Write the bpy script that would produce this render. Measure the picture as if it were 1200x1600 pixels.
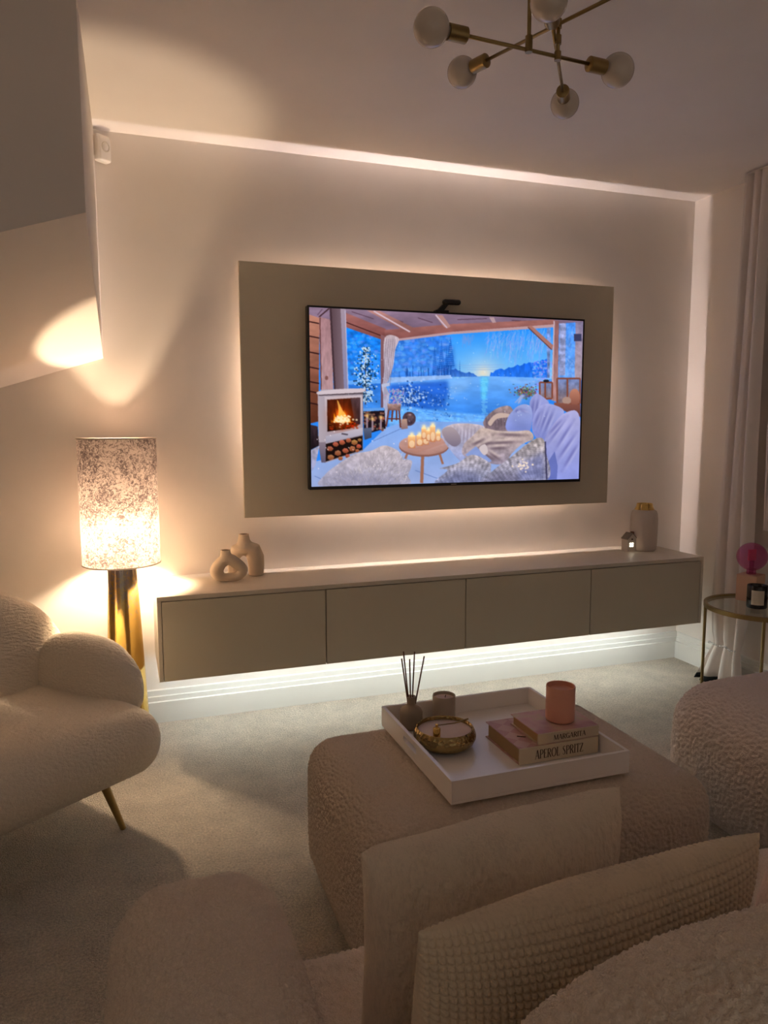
import bpy, math, random
import numpy as np
from mathutils import Vector, Matrix

for _o in list(bpy.data.objects):
    bpy.data.objects.remove(_o)
SC = bpy.context.scene
COL = SC.collection
random.seed(7)
RNG = np.random.default_rng(7)

# ------------------------------------------------------------------ camera, world, exposure
cam_d = bpy.data.cameras.new('camera')
cam_d.sensor_fit = 'VERTICAL'
cam_d.sensor_height = 36.0
cam_d.lens = 36.0 * 1166.23 / 1600.0
cam_d.clip_start = 0.02
CAM = bpy.data.objects.new('camera', cam_d)
COL.objects.link(CAM)
_yaw, _pit, _rol = 0.33699, -0.11700, -0.00165
_fw = Vector((math.sin(_yaw) * math.cos(_pit), math.cos(_yaw) * math.cos(_pit), math.sin(_pit)))
_r = Vector((math.cos(_yaw), -math.sin(_yaw), 0))
_u = _r.cross(_fw)
_r2 = _r * math.cos(_rol) + _u * math.sin(_rol)
_u2 = _u * math.cos(_rol) - _r * math.sin(_rol)
_m = Matrix((_r2, _u2, -_fw)).transposed().to_4x4()
_m.translation = Vector((-0.58743, -3.46621, 1.35826))
CAM.matrix_world = _m
SC.camera = CAM

W = bpy.data.worlds.new('world')
SC.world = W
W.use_nodes = True
W.node_tree.nodes['Background'].inputs[0].default_value = (1.0, 0.84, 0.69, 1)   # dim warm fill, added, entering by the open end behind the photographer
W.node_tree.nodes['Background'].inputs[1].default_value = 0.036

SC.view_settings.view_transform = 'Standard'
SC.view_settings.look = 'None'
SC.view_settings.exposure = 2.76
SC.view_settings.gamma = 1.0
SC.view_settings.use_curve_mapping = False
SC.cycles.max_bounces = 16
SC.cycles.diffuse_bounces = 14
SC.cycles.transparent_max_bounces = 12
SC.cycles.sample_clamp_indirect = 4.0
SC.cycles.caustics_reflective = False
SC.cycles.caustics_refractive = False

# strengths of the lamps the room has
LAMP_BULB = 143.0
PANEL_LED = 28.0
PANEL_LED_COL = (1.0, 0.84, 0.81)
CABINET_LED = 8.2
CABINET_LED_COL = (0.93, 1.0, 0.98)
LAMP_COL = (1.0, 0.75, 0.49)
SCREEN_STRENGTH = 0.153

CEIL = 2.571
XR = 2.443     # right wall
XL = -2.6      # left wall, out of view
YB = -4.9      # open end behind the photographer, wall left out to admit the added fill

# ------------------------------------------------------------------ materials
def mat(name, color=(0.8, 0.8, 0.8), rough=0.6, metal=0.0, spec=0.5):
    m = bpy.data.materials.new(name)
    m.use_nodes = True
    b = m.node_tree.nodes['Principled BSDF']
    b.inputs['Base Color'].default_value = (*color, 1)
    b.inputs['Roughness'].default_value = rough
    b.inputs['Metallic'].default_value = metal
    b.inputs['Specular IOR Level'].default_value = spec
    return m

def N(m, t, **kw):
    n = m.node_tree.nodes.new(t)
    for k, v in kw.items():
        if k in n.inputs.keys():
            n.inputs[k].default_value = v
        else:
            setattr(n, k, v)
    return n

def L(m, a, ao, b, bi):
    m.node_tree.links.new(a.outputs[ao], b.inputs[bi])

def bsdf(m):
    return m.node_tree.nodes['Principled BSDF']

def ramp(m, src, out, stops):
    r = N(m, 'ShaderNodeValToRGB')
    e = r.color_ramp.elements
    while len(e) < len(stops):
        e.new(0.5)
    for el, (p, c) in zip(e, stops):
        el.position = p
        el.color = (*c, 1) if len(c) == 3 else c
    L(m, src, out, r, 0)
    return r

def coords(m, kind='Object'):
    t = N(m, 'ShaderNodeTexCoord')
    return t, kind

def paint(name, c, rough=0.75, bump=0.0006, spec=0.3, var=0.03):
    """emulsion paint with faint roller stipple"""
    m = mat(name, c, rough, 0, spec)
    t = N(m, 'ShaderNodeTexCoord')
    n1 = N(m, 'ShaderNodeTexNoise', Scale=2.3, Detail=3.0)
    L(m, t, 'Object', n1, 'Vector')
    lo = tuple(x * (1 - var) for x in c); hi = tuple(min(1, x * (1 + var)) for x in c)
    r = ramp(m, n1, 'Fac', [(0.3, lo), (0.7, hi)])
    L(m, r, 'Color', bsdf(m), 'Base Color')
    n2 = N(m, 'ShaderNodeTexNoise', Scale=260.0, Detail=2.0)
    L(m, t, 'Object', n2, 'Vector')
    b = N(m, 'ShaderNodeBump', Strength=0.35, Distance=bump)
    L(m, n2, 'Fac', b, 'Height')
    L(m, b, 'Normal', bsdf(m), 'Normal')
    return m

def boucle(name, c, scale=95.0, dist=0.003, strength=0.8, dark=0.86):
    """nubby teddy fabric: curled loops"""
    m = mat(name, c, 0.95, 0, 0.1)
    t = N(m, 'ShaderNodeTexCoord')
    w = N(m, 'ShaderNodeTexNoise', Scale=scale * 0.5, Detail=2.0)
    L(m, t, 'Object', w, 'Vector')
    mx = N(m, 'ShaderNodeMixRGB', blend_type='LINEAR_LIGHT')
    mx.inputs[0].default_value = 0.018
    L(m, t, 'Object', mx, 1); L(m, w, 'Color', mx, 2)
    v = N(m, 'ShaderNodeTexVoronoi', Scale=scale)
    L(m, mx, 'Color', v, 'Vector')
    n = N(m, 'ShaderNodeTexNoise', Scale=scale * 1.6, Detail=3.0, Roughness=0.65)
    L(m, t, 'Object', n, 'Vector')
    a = N(m, 'ShaderNodeMath', operation='MULTIPLY_ADD')
    L(m, v, 'Distance', a, 0); a.inputs[1].default_value = -0.75
    L(m, n, 'Fac', a, 2)
    b = N(m, 'ShaderNodeBump', Strength=strength, Distance=dist)
    L(m, a, 'Value', b, 'Height')
    L(m, b, 'Normal', bsdf(m), 'Normal')
    r = ramp(m, a, 'Value', [(0.0, tuple(x * dark for x in c)), (0.55, c)])
    L(m, r, 'Color', bsdf(m), 'Base Color')
    bsdf(m).inputs['Sheen Weight'].default_value = 0.05
    bsdf(m).inputs['Sheen Roughness'].default_value = 0.5
    return m

def plush(name, c, scale=70.0, stretch=(1, 1, 0.25), dist=0.006):
    """short combed fur"""
    m = mat(name, c, 0.95, 0, 0.1)
    t = N(m, 'ShaderNodeTexCoord')
    mp = N(m, 'ShaderNodeMapping'); mp.inputs['Scale'].default_value = stretch
    mp.inputs['Rotation'].default_value = (0.2, 0.5, 0.1)
    L(m, t, 'Object', mp, 'Vector')
    n = N(m, 'ShaderNodeTexNoise', Scale=scale * 3, Detail=4.0, Roughness=0.7)
    L(m, mp, 'Vector', n, 'Vector')
    n2 = N(m, 'ShaderNodeTexNoise', Scale=scale * 0.25, Detail=3.0)
    L(m, mp, 'Vector', n2, 'Vector')
    a = N(m, 'ShaderNodeMath', operation='ADD')
    L(m, n, 'Fac', a, 0); L(m, n2, 'Fac', a, 1)
    b = N(m, 'ShaderNodeBump', Strength=0.8, Distance=dist)
    L(m, a, 'Value', b, 'Height'); L(m, b, 'Normal', bsdf(m), 'Normal')
    r = ramp(m, a, 'Value', [(0.35, tuple(x * 0.85 for x in c)), (0.65, c)])
    r.color_ramp.elements[0].position = 0.7; r.color_ramp.elements[1].position = 1.0
    L(m, r, 'Color', bsdf(m), 'Base Color')
    bsdf(m).inputs['Sheen Weight'].default_value = 0.05
    return m

def carpet_mat():
    c = (0.83, 0.73, 0.605)
    m = mat('cut pile carpet', c, 1.0, 0, 0.05)
    t = N(m, 'ShaderNodeTexCoord')
    n1 = N(m, 'ShaderNodeTexNoise', Scale=130.0, Detail=5.0, Roughness=0.75)
    n2 = N(m, 'ShaderNodeTexNoise', Scale=9.0, Detail=4.0, Roughness=0.65)
    n3 = N(m, 'ShaderNodeTexVoronoi', Scale=240.0)
    for n in (n1, n2, n3):
        L(m, t, 'Object', n, 'Vector')
    a = N(m, 'ShaderNodeMath', operation='MULTIPLY_ADD'); a.inputs[1].default_value = 0.35
    L(m, n2, 'Fac', a, 0); L(m, n1, 'Fac', a, 2)
    r = ramp(m, a, 'Value', [(0.48, tuple(x * 0.58 for x in c)), (0.86, tuple(min(1, x * 1.18) for x in c))])
    L(m, r, 'Color', bsdf(m), 'Base Color')
    h = N(m, 'ShaderNodeMath', operation='SUBTRACT')
    L(m, a, 'Value', h, 0); L(m, n3, 'Distance', h, 1)
    b = N(m, 'ShaderNodeBump', Strength=1.0, Distance=0.010)
    L(m, h, 'Value', b, 'Height'); L(m, b, 'Normal', bsdf(m), 'Normal')
    bsdf(m).inputs['Sheen Weight'].default_value = 0.2
    return m

def emis(name, c, s):
    m = bpy.data.materials.new(name)
    m.use_nodes = True
    nt = m.node_tree
    nt.nodes.clear()
    e = nt.nodes.new('ShaderNodeEmission'); o = nt.nodes.new('ShaderNodeOutputMaterial')
    e.inputs[0].default_value = (*c, 1); e.inputs[1].default_value = s
    nt.links.new(e.outputs[0], o.inputs[0])
    return m

def brass(name, c=(0.55, 0.38, 0.14), rough=0.28):
    m = mat(name, c, rough, 1.0)
    t = N(m, 'ShaderNodeTexCoord')
    n = N(m, 'ShaderNodeTexNoise', Scale=60.0, Detail=3.0)
    L(m, t, 'Object', n, 'Vector')
    r = N(m, 'ShaderNodeMapRange'); r.inputs['To Min'].default_value = rough * 0.75; r.inputs['To Max'].default_value = rough * 1.35
    L(m, n, 'Fac', r, 'Value'); L(m, r, 'Result', bsdf(m), 'Roughness')
    return m

def clear_glass(name, tint=(1, 1, 1), gloss=0.12, rough=0.02):
    """thin tinted pane: mostly see-through with a Fresnel sheen"""
    m = bpy.data.materials.new(name); m.use_nodes = True
    nt = m.node_tree; nt.nodes.clear()
    o = nt.nodes.new('ShaderNodeOutputMaterial')
    tr = nt.nodes.new('ShaderNodeBsdfTransparent'); tr.inputs[0].default_value = (*tint, 1)
    gl = nt.nodes.new('ShaderNodeBsdfGlossy'); gl.inputs['Roughness'].default_value = rough
    lw = nt.nodes.new('ShaderNodeLayerWeight'); lw.inputs[0].default_value = 0.5
    pw = nt.nodes.new('ShaderNodeMath'); pw.operation = 'POWER'; pw.inputs[1].default_value = 4.0
    nt.links.new(lw.outputs['Facing'], pw.inputs[0])
    fr = nt.nodes.new('ShaderNodeMath'); fr.operation = 'MULTIPLY_ADD'; fr.inputs[1].default_value = 0.6; fr.inputs[2].default_value = gloss * 0.3
    nt.links.new(pw.outputs[0], fr.inputs[0])
    mx = nt.nodes.new('ShaderNodeMixShader')
    nt.links.new(fr.outputs[0], mx.inputs[0]); nt.links.new(tr.outputs[0], mx.inputs[1]); nt.links.new(gl.outputs[0], mx.inputs[2])
    nt.links.new(mx.outputs[0], o.inputs[0])
    return m

WALL_C = (0.84, 0.79, 0.74)
M = {}
M['wall'] = paint('wall paint', WALL_C)
M['ceiling'] = paint('ceiling paint', (0.86, 0.82, 0.79))
M['white'] = paint('white gloss woodwork', (0.80, 0.80, 0.77), 0.35, 0.0001, 0.4, 0.01)
M['taupe'] = paint('matt taupe lacquer', (0.60, 0.55, 0.44), 0.5, 0.00015, 0.35, 0.015)
M['unit'] = paint('matt greige lacquer', (0.62, 0.565, 0.475), 0.45, 0.00015, 0.4, 0.015)
M['carpet'] = carpet_mat()
M['boucle'] = boucle('cream boucle', (0.92, 0.80, 0.68), 190.0, 0.002)
M['boucle_chair'] = boucle('ivory boucle', (0.93, 0.84, 0.70), 190.0, 0.002)
M['boucle_otto'] = boucle('oatmeal boucle', (0.80, 0.685, 0.565), 190.0, 0.002)
M['boucle_pouf'] = boucle('rosy boucle', (0.84, 0.735, 0.65), 190.0, 0.002)
M['fur'] = plush('combed faux fur', (0.84, 0.735, 0.60))
M['waffle'] = plush('waffle plush', (0.70, 0.585, 0.44), 60.0, (1, 1, 1), 0.002)
M['pinkfur'] = plush('pale pink fleece', (0.88, 0.72, 0.64), 40.0, (1, 1, 1))
M['brass'] = brass('aged brass', (0.33, 0.235, 0.10), 0.34)
M['brass_leg'] = brass('brushed brass leg', (0.36, 0.25, 0.10), 0.4)
M['gold'] = brass('polished gold', (0.75, 0.50, 0.16), 0.18)
M['black'] = mat('black plastic', (0.012, 0.012, 0.014), 0.35)
M['black_cloth'] = mat('black hem', (0.015, 0.02, 0.022), 0.8)
M['white_plastic'] = mat('white plastic', (0.78, 0.74, 0.68), 0.4)
M['bulb'] = mat('frosted bulb glass', (0.62, 0.55, 0.47), 0.12, 0, 0.5)
M['bulb'].node_tree.nodes['Principled BSDF'].inputs['Coat Weight'].default_value = 0.6
M['ceramic'] = paint('matt bisque ceramic', (0.70, 0.585, 0.45), 0.85, 0.0008)
M['ceramic_grey'] = paint('matt stone ceramic', (0.60, 0.53, 0.47), 0.85, 0.0006)
M['tray'] = paint('satin cream tray', (0.90, 0.87, 0.84), 0.30, 0.00006, 0.7, 0.01)
M['peach'] = mat('peach glass', (0.72, 0.37, 0.27), 0.28)
M['peach_wax'] = mat('peach wax', (0.72, 0.38, 0.26), 0.6)
M['wax'] = paint('candle wax', (0.62, 0.50, 0.44), 0.55, 0.001)
M['smoked'] = mat('beige candle glass', (0.47, 0.39, 0.30), 0.35)
M['bottle'] = mat('clay diffuser bottle', (0.38, 0.30, 0.21), 0.6)
M['reed'] = mat('stained reed', (0.16, 0.07, 0.04), 0.7)
M['paper'] = mat('book block paper', (0.44, 0.29, 0.14), 0.9)
M['spine'] = paint('ivory book cloth', (0.62, 0.54, 0.40), 0.8, 0.0003)
M['ink'] = mat('dark ink and hole shade', (0.07, 0.045, 0.03), 0.8)  # print and wicks, also the painted dark inside holes
M['terracotta'] = paint('peach plaster', (0.62, 0.38, 0.26), 0.85)
def pink_glass():
    m = clear_glass('pink bulb glass', (0.88, 0.50, 0.72))
    nt = m.node_tree
    out = [n for n in nt.nodes if n.type == 'OUTPUT_MATERIAL'][0]
    src = out.inputs[0].links[0].from_socket
    d = nt.nodes.new('ShaderNodeBsdfDiffuse'); d.inputs[0].default_value = (0.62, 0.16, 0.36, 1)
    mx = nt.nodes.new('ShaderNodeMixShader'); mx.inputs[0].default_value = 0.16
    nt.links.new(src, mx.inputs[1]); nt.links.new(d.outputs[0], mx.inputs[2]); nt.links.new(mx.outputs[0], out.inputs[0])
    return m
M['pink_glass'] = pink_glass()
M['glass'] = clear_glass('clear glass', (0.94, 0.97, 0.95))
M['red'] = mat('red plastic', (0.55, 0.04, 0.03), 0.45)
M['label'] = mat('cream paper label', (0.68, 0.60, 0.48), 0.8)
M['amber'] = mat('dark amber glass', (0.02, 0.012, 0.010), 0.12)
M['leaf'] = mat('dark leaf', (0.025, 0.05, 0.02), 0.5)
M['rod'] = mat('grey rail', (0.20, 0.17, 0.15), 0.4)
M['crystal'] = mat('crystal bead', (0.85, 0.85, 0.85), 0.08, 0.4)
M['window_glass'] = mat('night window glass', (0.02, 0.02, 0.03), 0.05)
M['led_panel'] = emis('warm pink led', PANEL_LED_COL, PANEL_LED)
M['led_cabinet'] = emis('cool white led', CABINET_LED_COL, CABINET_LED)
M['lamp_bulb'] = emis('warm bulb', LAMP_COL, LAMP_BULB)

def curtain_mat():
    m = mat('curtain satin', (0.76, 0.70, 0.66), 0.6, 0, 0.3)
    t = N(m, 'ShaderNodeTexCoord')
    w = N(m, 'ShaderNodeTexNoise', Scale=400.0, Detail=1.0)
    L(m, t, 'Object', w, 'Vector')
    b = N(m, 'ShaderNodeBump', Strength=0.2, Distance=0.0005)
    L(m, w, 'Fac', b, 'Height'); L(m, b, 'Normal', bsdf(m), 'Normal')
    bsdf(m).inputs['Sheen Weight'].default_value = 0.2
    return m
M['curtain'] = curtain_mat()

def shade_mat():
    """crushed-velvet lamp shade: fibres clump so light comes through unevenly"""
    m = bpy.data.materials.new('mottled shade fabric'); m.use_nodes = True
    nt = m.node_tree; nt.nodes.clear()
    o = nt.nodes.new('ShaderNodeOutputMaterial')
    t = nt.nodes.new('ShaderNodeTexCoord')
    n0 = nt.nodes.new('ShaderNodeTexNoise'); n0.inputs['Scale'].default_value = 82; n0.inputs['Detail'].default_value = 5; n0.inputs['Roughness'].default_value = 0.7
    n0.inputs['Distortion'].default_value = 1.2
    nt.links.new(t.outputs['Object'], n0.inputs['Vector'])
    n1 = nt.nodes.new('ShaderNodeTexNoise'); n1.inputs['Scale'].default_value = 9; n1.inputs['Detail'].default_value = 2
    nt.links.new(t.outputs['Object'], n1.inputs['Vector'])
    ad = nt.nodes.new('ShaderNodeMath'); ad.operation = 'MULTIPLY_ADD'; ad.inputs[1].default_value = 0.3
    nt.links.new(n1.outputs['Fac'], ad.inputs[0]); nt.links.new(n0.outputs['Fac'], ad.inputs[2])
    r = nt.nodes.new('ShaderNodeValToRGB')
    e = r.color_ramp.elements
    e[0].position = 0.56; e[0].color = (0.13, 0.10, 0.098, 1)
    e[1].position = 0.72; e[1].color = (0.50, 0.415, 0.375, 1)
    nt.links.new(ad.outputs[0], r.inputs[0])
    d = nt.nodes.new('ShaderNodeBsdfDiffuse'); nt.links.new(r.outputs[0], d.inputs[0])
    tl = nt.nodes.new('ShaderNodeBsdfTranslucent'); nt.links.new(r.outputs[0], tl.inputs[0])
    mx = nt.nodes.new('ShaderNodeMixShader'); mx.inputs[0].default_value = 0.17
    nt.links.new(d.outputs[0], mx.inputs[1]); nt.links.new(tl.outputs[0], mx.inputs[2])
    nt.links.new(mx.outputs[0], o.inputs[0])
    return m
M['shade'] = shade_mat()

def mercury():
    m = mat('gold mercury glass', (0.72, 0.50, 0.16), 0.16, 1.0)
    t = N(m, 'ShaderNodeTexCoord')
    n = N(m, 'ShaderNodeTexNoise', Scale=45.0, Detail=6.0, Roughness=0.75); n.inputs['Distortion'].default_value = 1.5
    L(m, t, 'Object', n, 'Vector')
    sx = N(m, 'ShaderNodeSeparateXYZ'); L(m, t, 'Object', sx, 0)
    mr = N(m, 'ShaderNodeMapRange'); mr.inputs['From Min'].default_value = 0.45; mr.inputs['From Max'].default_value = 0.80
    mr.inputs['To Min'].default_value = -0.12; mr.inputs['To Max'].default_value = 0.14
    L(m, sx, 'Z', mr, 'Value')
    a = N(m, 'ShaderNodeMath', operation='ADD'); L(m, n, 'Fac', a, 0); L(m, mr, 'Result', a, 1)
    r = ramp(m, a, 'Value', [(0.50, (0.70, 0.47, 0.13)), (0.62, (0.42, 0.36, 0.33))])
    L(m, r, 'Color', bsdf(m), 'Base Color')
    b = N(m, 'ShaderNodeBump', Strength=0.25, Distance=0.001); L(m, n, 'Fac', b, 'Height'); L(m, b, 'Normal', bsdf(m), 'Normal')
    return m
M['mercury'] = mercury()

def hammered():
    m = mat('hammered gold', (0.43, 0.315, 0.135), 0.25, 1.0)
    t = N(m, 'ShaderNodeTexCoord')
    v = N(m, 'ShaderNodeTexVoronoi', Scale=110.0); L(m, t, 'Object', v, 'Vector')
    b = N(m, 'ShaderNodeBump', Strength=0.7, Distance=0.004); L(m, v, 'Distance', b, 'Height'); L(m, b, 'Normal', bsdf(m), 'Normal')
    return m
M['hammered'] = hammered()

def cover_mat():
    """pink checked book cover"""
    m = mat('pink checked cover', (0.7, 0.4, 0.38), 0.5)
    t = N(m, 'ShaderNodeTexCoord')
    mp = N(m, 'ShaderNodeMapping'); mp.inputs['Rotation'].default_value = (0, 0, 0.9)
    L(m, t, 'Object', mp, 'Vector')
    c = N(m, 'ShaderNodeTexChecker', Scale=26.0)
    c.inputs['Color1'].default_value = (0.50, 0.275, 0.235, 1); c.inputs['Color2'].default_value = (0.58, 0.375, 0.315, 1)
    L(m, mp, 'Vector', c, 'Vector'); L(m, c, 'Color', bsdf(m), 'Base Color')
    return m
M['cover'] = cover_mat()

def cover2_mat():
    m = mat('rosy printed cover', (0.7, 0.4, 0.38), 0.5)
    t = N(m, 'ShaderNodeTexCoord')
    n = N(m, 'ShaderNodeTexNoise', Scale=14.0, Detail=2.0); L(m, t, 'Object', n, 'Vector')
    r = ramp(m, n, 'Fac', [(0.35, (0.52, 0.27, 0.255)), (0.5, (0.60, 0.38, 0.33)), (0.62, (0.56, 0.46, 0.28))])
    L(m, r, 'Color', bsdf(m), 'Base Color')
    return m
M['cover2'] = cover2_mat()

# ------------------------------------------------------------------ mesh helpers
def tag(o, label=None, cat=None, group=None, kind=None):
    if label: o['label'] = label
    if cat: o['category'] = cat
    if group: o['group'] = group
    if kind: o['kind'] = kind
    return o

def empty(name, loc, rz=0.0, label=None, cat=None, group=None):
    o = bpy.data.objects.new(name, None)
    o.empty_display_size = 0.05
    COL.objects.link(o)
    o.location = loc
    o.rotation_euler = (0, 0, rz)
    return tag(o, label, cat, group)

class MB:
    """collects shapes into one mesh"""
    def __init__(s):
        s.v = []; s.f = []
    def add(s, vs, fs):
        b = len(s.v)
        s.v += [tuple(map(float, v)) for v in vs]
        s.f += [tuple(b + i for i in f) for f in fs]
        return s
    def box(s, x0, x1, y0, y1, z0, z1):
        vs = [(x, y, z) for z in (z0, z1) for y in (y0, y1) for x in (x0, x1)]
        return s.add(vs, [(0, 2, 3, 1), (4, 5, 7, 6), (0, 1, 5, 4), (2, 6, 7, 3), (0, 4, 6, 2), (1, 3, 7, 5)])
    def bbox(s, x0, x1, y0, y1, z0, z1, b=0.002):
        """box with chamfered edges"""
        vs, fs = rbox_data((x1 - x0) / 2, (y1 - y0) / 2, (z1 - z0) / 2, b, 1, 1)
        c = ((x0 + x1) / 2, (y0 + y1) / 2, (z0 + z1) / 2)
        return s.add([(v[0] + c[0], v[1] + c[1], v[2] + c[2]) for v in vs], fs)
    def lathe(s, prof, c=(0, 0, 0), n=48, caps=True):
        vs, fs = [], []
        for r, z in prof:
            for i in range(n):
                a = 2 * math.pi * i / n
                vs.append((c[0] + r * math.cos(a), c[1] + r * math.sin(a), c[2] + z))
        for k in range(len(prof) - 1):
            for i in range(n):
                j = (i + 1) % n
                fs.append((k * n + i, k * n + j, (k + 1) * n + j, (k + 1) * n + i))
        if caps:
            fs.append(tuple(range(n - 1, -1, -1)))
            fs.append(tuple((len(prof) - 1) * n + i for i in range(n)))
        return s.add(vs, fs)
    def tube(s, pts, rad, n=12, caps=True, closed=False):
        pts = [Vector(p) for p in pts]
        if not hasattr(rad, '__len__'):
            rad = [rad] * len(pts)
        vs, fs = [], []
        m = len(pts)
        prev = None
        for k, p in enumerate(pts):
            if closed:
                d = pts[(k + 1) % m] - pts[k - 1]
            else:
                d = pts[min(k + 1, m - 1)] - pts[max(k - 1, 0)]
            d.normalize()
            if prev is None:
                a = d.orthogonal().normalized()
            else:
                a = (prev - d * prev.dot(d)).normalized()
            prev = a
            b = d.cross(a)
            for i in range(n):
                t = 2 * math.pi * i / n
                vs.append(p + (a * math.cos(t) + b * math.sin(t)) * rad[k])
        for k in range(m if closed else m - 1):
            k2 = (k + 1) % m
            for i in range(n):
                j = (i + 1) % n
                fs.append((k * n + i, k * n + j, k2 * n + j, k2 * n + i))
        if caps and not closed:
            fs.append(tuple(range(n - 1, -1, -1)))
            fs.append(tuple((m - 1) * n + i for i in range(n)))
        return s.add(vs, fs)
    def sphere(s, c, r, nu=32, nv=20, sz=1.0):
        prof = []
        vs, fs = [], []
        vs.append((c[0], c[1], c[2] - r * sz))
        for k in range(1, nv):
            a = -math.pi / 2 + math.pi * k / nv
            for i in range(nu):
                t = 2 * math.pi * i / nu
                vs.append((c[0] + r * math.cos(a) * math.cos(t), c[1] + r * math.cos(a) * math.sin(t), c[2] + r * sz * math.sin(a)))
        vs.append((c[0], c[1], c[2] + r * sz))
        for i in range(nu):
            j = (i + 1) % nu
            fs.append((0, 1 + j, 1 + i))
            for k in range(nv - 2):
                fs.append((1 + k * nu + i, 1 + k * nu + j, 1 + (k + 1) * nu + j, 1 + (k + 1) * nu + i))
            fs.append((1 + (nv - 2) * nu + i, 1 + (nv - 2) * nu + j, len(vs) - 1))
        return s.add(vs, fs)
    def extrude(s, poly, axis, a, b):
        """closed 2-D polygon pushed along an axis from a to b"""
        def P(p, t):
            q = list(p); q.insert('XYZ'.index(axis), t); return tuple(q)
        n = len(poly)
        vs = [P(p, a) for p in poly] + [P(p, b) for p in poly]
        fs = [(i, (i + 1) % n, n + (i + 1) % n, n + i) for i in range(n)]
        fs += [tuple(range(n - 1, -1, -1)), tuple(range(n, 2 * n))]
        return s.add(vs, fs)
    def xf(s, mtx):
        s.v = [tuple(mtx @ Vector(v)) for v in s.v]
        return s
    def build(s, name, m, parent=None, smooth=False, angle=None):
        me = bpy.data.meshes.new(name)
        me.from_pydata(s.v, [], s.f)
        import bmesh
        bm = bmesh.new(); bm.from_mesh(me)
        bmesh.ops.recalc_face_normals(bm, faces=bm.faces)
        if angle is not None:
            ca = math.radians(angle)
            for e in bm.edges:
                if len(e.link_faces) == 2 and e.calc_face_angle(0) > ca:
                    e.smooth = False
            smooth = True
        for f in bm.faces:
            f.smooth = smooth
        bm.to_mesh(me); bm.free()
        me.materials.append(M[m] if isinstance(m, str) else m)
        o = bpy.data.objects.new(name, me)
        COL.objects.link(o)
        if parent is not None:
            o.parent = parent
            o.matrix_parent_inverse = wm(parent).inverted()
        return o

def wm(o):
    """world matrix without waiting for the depsgraph"""
    if o.parent is None:
        return o.matrix_basis.copy()
    return wm(o.parent) @ o.matrix_parent_inverse @ o.matrix_basis

def rbox_data(hx, hy, hz, r, k=5, core=8, bulge=0.0):
    def ax(h):
        rr = min(r, h * 0.999)
        band = [h - rr + rr * math.tan(math.pi / 4 * i / k) for i in range(k + 1)]
        cn = max(1, core)
        mid = [(-(h - rr)) + 2 * (h - rr) * i / cn for i in range(1, cn)]
        return [-x for x in reversed(band)] + mid + band
    X, Y, Z = ax(hx), ax(hy), ax(hz)
    idx = {}; vs = []; fs = []
    H = (hx, hy, hz)
    def vert(p):
        key = (round(p[0], 6), round(p[1], 6), round(p[2], 6))
        if key in idx: return idx[key]
        q = [max(-(h - min(r, h * 0.999)), min(h - min(r, h * 0.999), c)) for c, h in zip(p, H)]
        d = Vector((p[0] - q[0], p[1] - q[1], p[2] - q[2]))
        if d.length > 1e-9:
            d = d.normalized() * r
        o = [q[i] + d[i] for i in range(3)]
        if bulge:
            t = [min(1, abs(c) / h) for c, h in zip(o, H)]
            o = [o[i] + math.copysign(1, o[i]) * t[i] * bulge * (1 - t[(i + 1) % 3] ** 2) * (1 - t[(i + 2) % 3] ** 2) for i in range(3)]
        idx[key] = len(vs); vs.append(tuple(o)); return idx[key]
    for (A, B, fix, fn) in [(X, Y, (-hz, hz), lambda a, b, c: (a, b, c)), (Y, Z, (-hx, hx), lambda a, b, c: (c, a, b)), (Z, X, (-hy, hy), lambda a, b, c: (b, c, a))]:
        for c in fix:
            for i in range(len(A) - 1):
                for j in range(len(B) - 1):
                    q = [vert(fn(A[i], B[j], c)), vert(fn(A[i + 1], B[j], c)), vert(fn(A[i + 1], B[j + 1], c)), vert(fn(A[i], B[j + 1], c))]
                    if c < 0: q.reverse()
                    if len(set(q)) >= 3:
                        fs.append(tuple(dict.fromkeys(q)))
    return vs, fs

def rbox(name, x0, x1, y0, y1, z0, z1, r, m, parent=None, bulge=0.0, k=6, core=10, fn=None):
    vs, fs = rbox_data((x1 - x0) / 2, (y1 - y0) / 2, (z1 - z0) / 2, r, k, core, bulge)
    c = ((x0 + x1) / 2, (y0 + y1) / 2, (z0 + z1) / 2)
    vs = [(v[0] + c[0], v[1] + c[1], v[2] + c[2]) for v in vs]
    if fn: vs = [fn(v) for v in vs]
    return MB().add(vs, fs).build(name, m, parent, smooth=True)

def puffy(outline, thick, P, rings=14, pw=2.6, qw=2.2):
    """soft slab: closed outline (star-shaped round its centre), thickness swelling to the middle.
    P maps (a, b, t) to 3-D, t the offset across the slab."""
    o = np.array(outline, float); c = o.mean(0); n = len(o)
    vs = []; fs = []
    S = [math.sin(math.pi / 2 * i / rings) for i in range(1, rings + 1)]
    for sgn in (1, -1):
        base = len(vs)
        vs.append(P(c[0], c[1], sgn * thick / 2))
        for s_ in S:
            t = thick / 2 * max(0.0, 1 - s_ ** pw) ** (1 / qw)
            for i in range(n):
                q = c + (o[i] - c) * s_
                vs.append(P(q[0], q[1], sgn * t))
        for i in range(n):
            j = (i + 1) % n
            fs.append((base, base + 1 + i, base + 1 + j) if sgn > 0 else (base, base + 1 + j, base + 1 + i))
            for k in range(rings - 1):
                a = base + 1 + k * n
                q = (a + i, a + n + i, a + n + j, a + j)
                fs.append(q if sgn > 0 else q[::-1])
    top = 1 + (rings - 1) * n
    half = 1 + rings * n
    # weld both rims
    remap = {half + top + i: top + i for i in range(n)}
    fs = [tuple(remap.get(x, x) for x in f) for f in fs]
    return MB().add(vs, fs)

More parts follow.
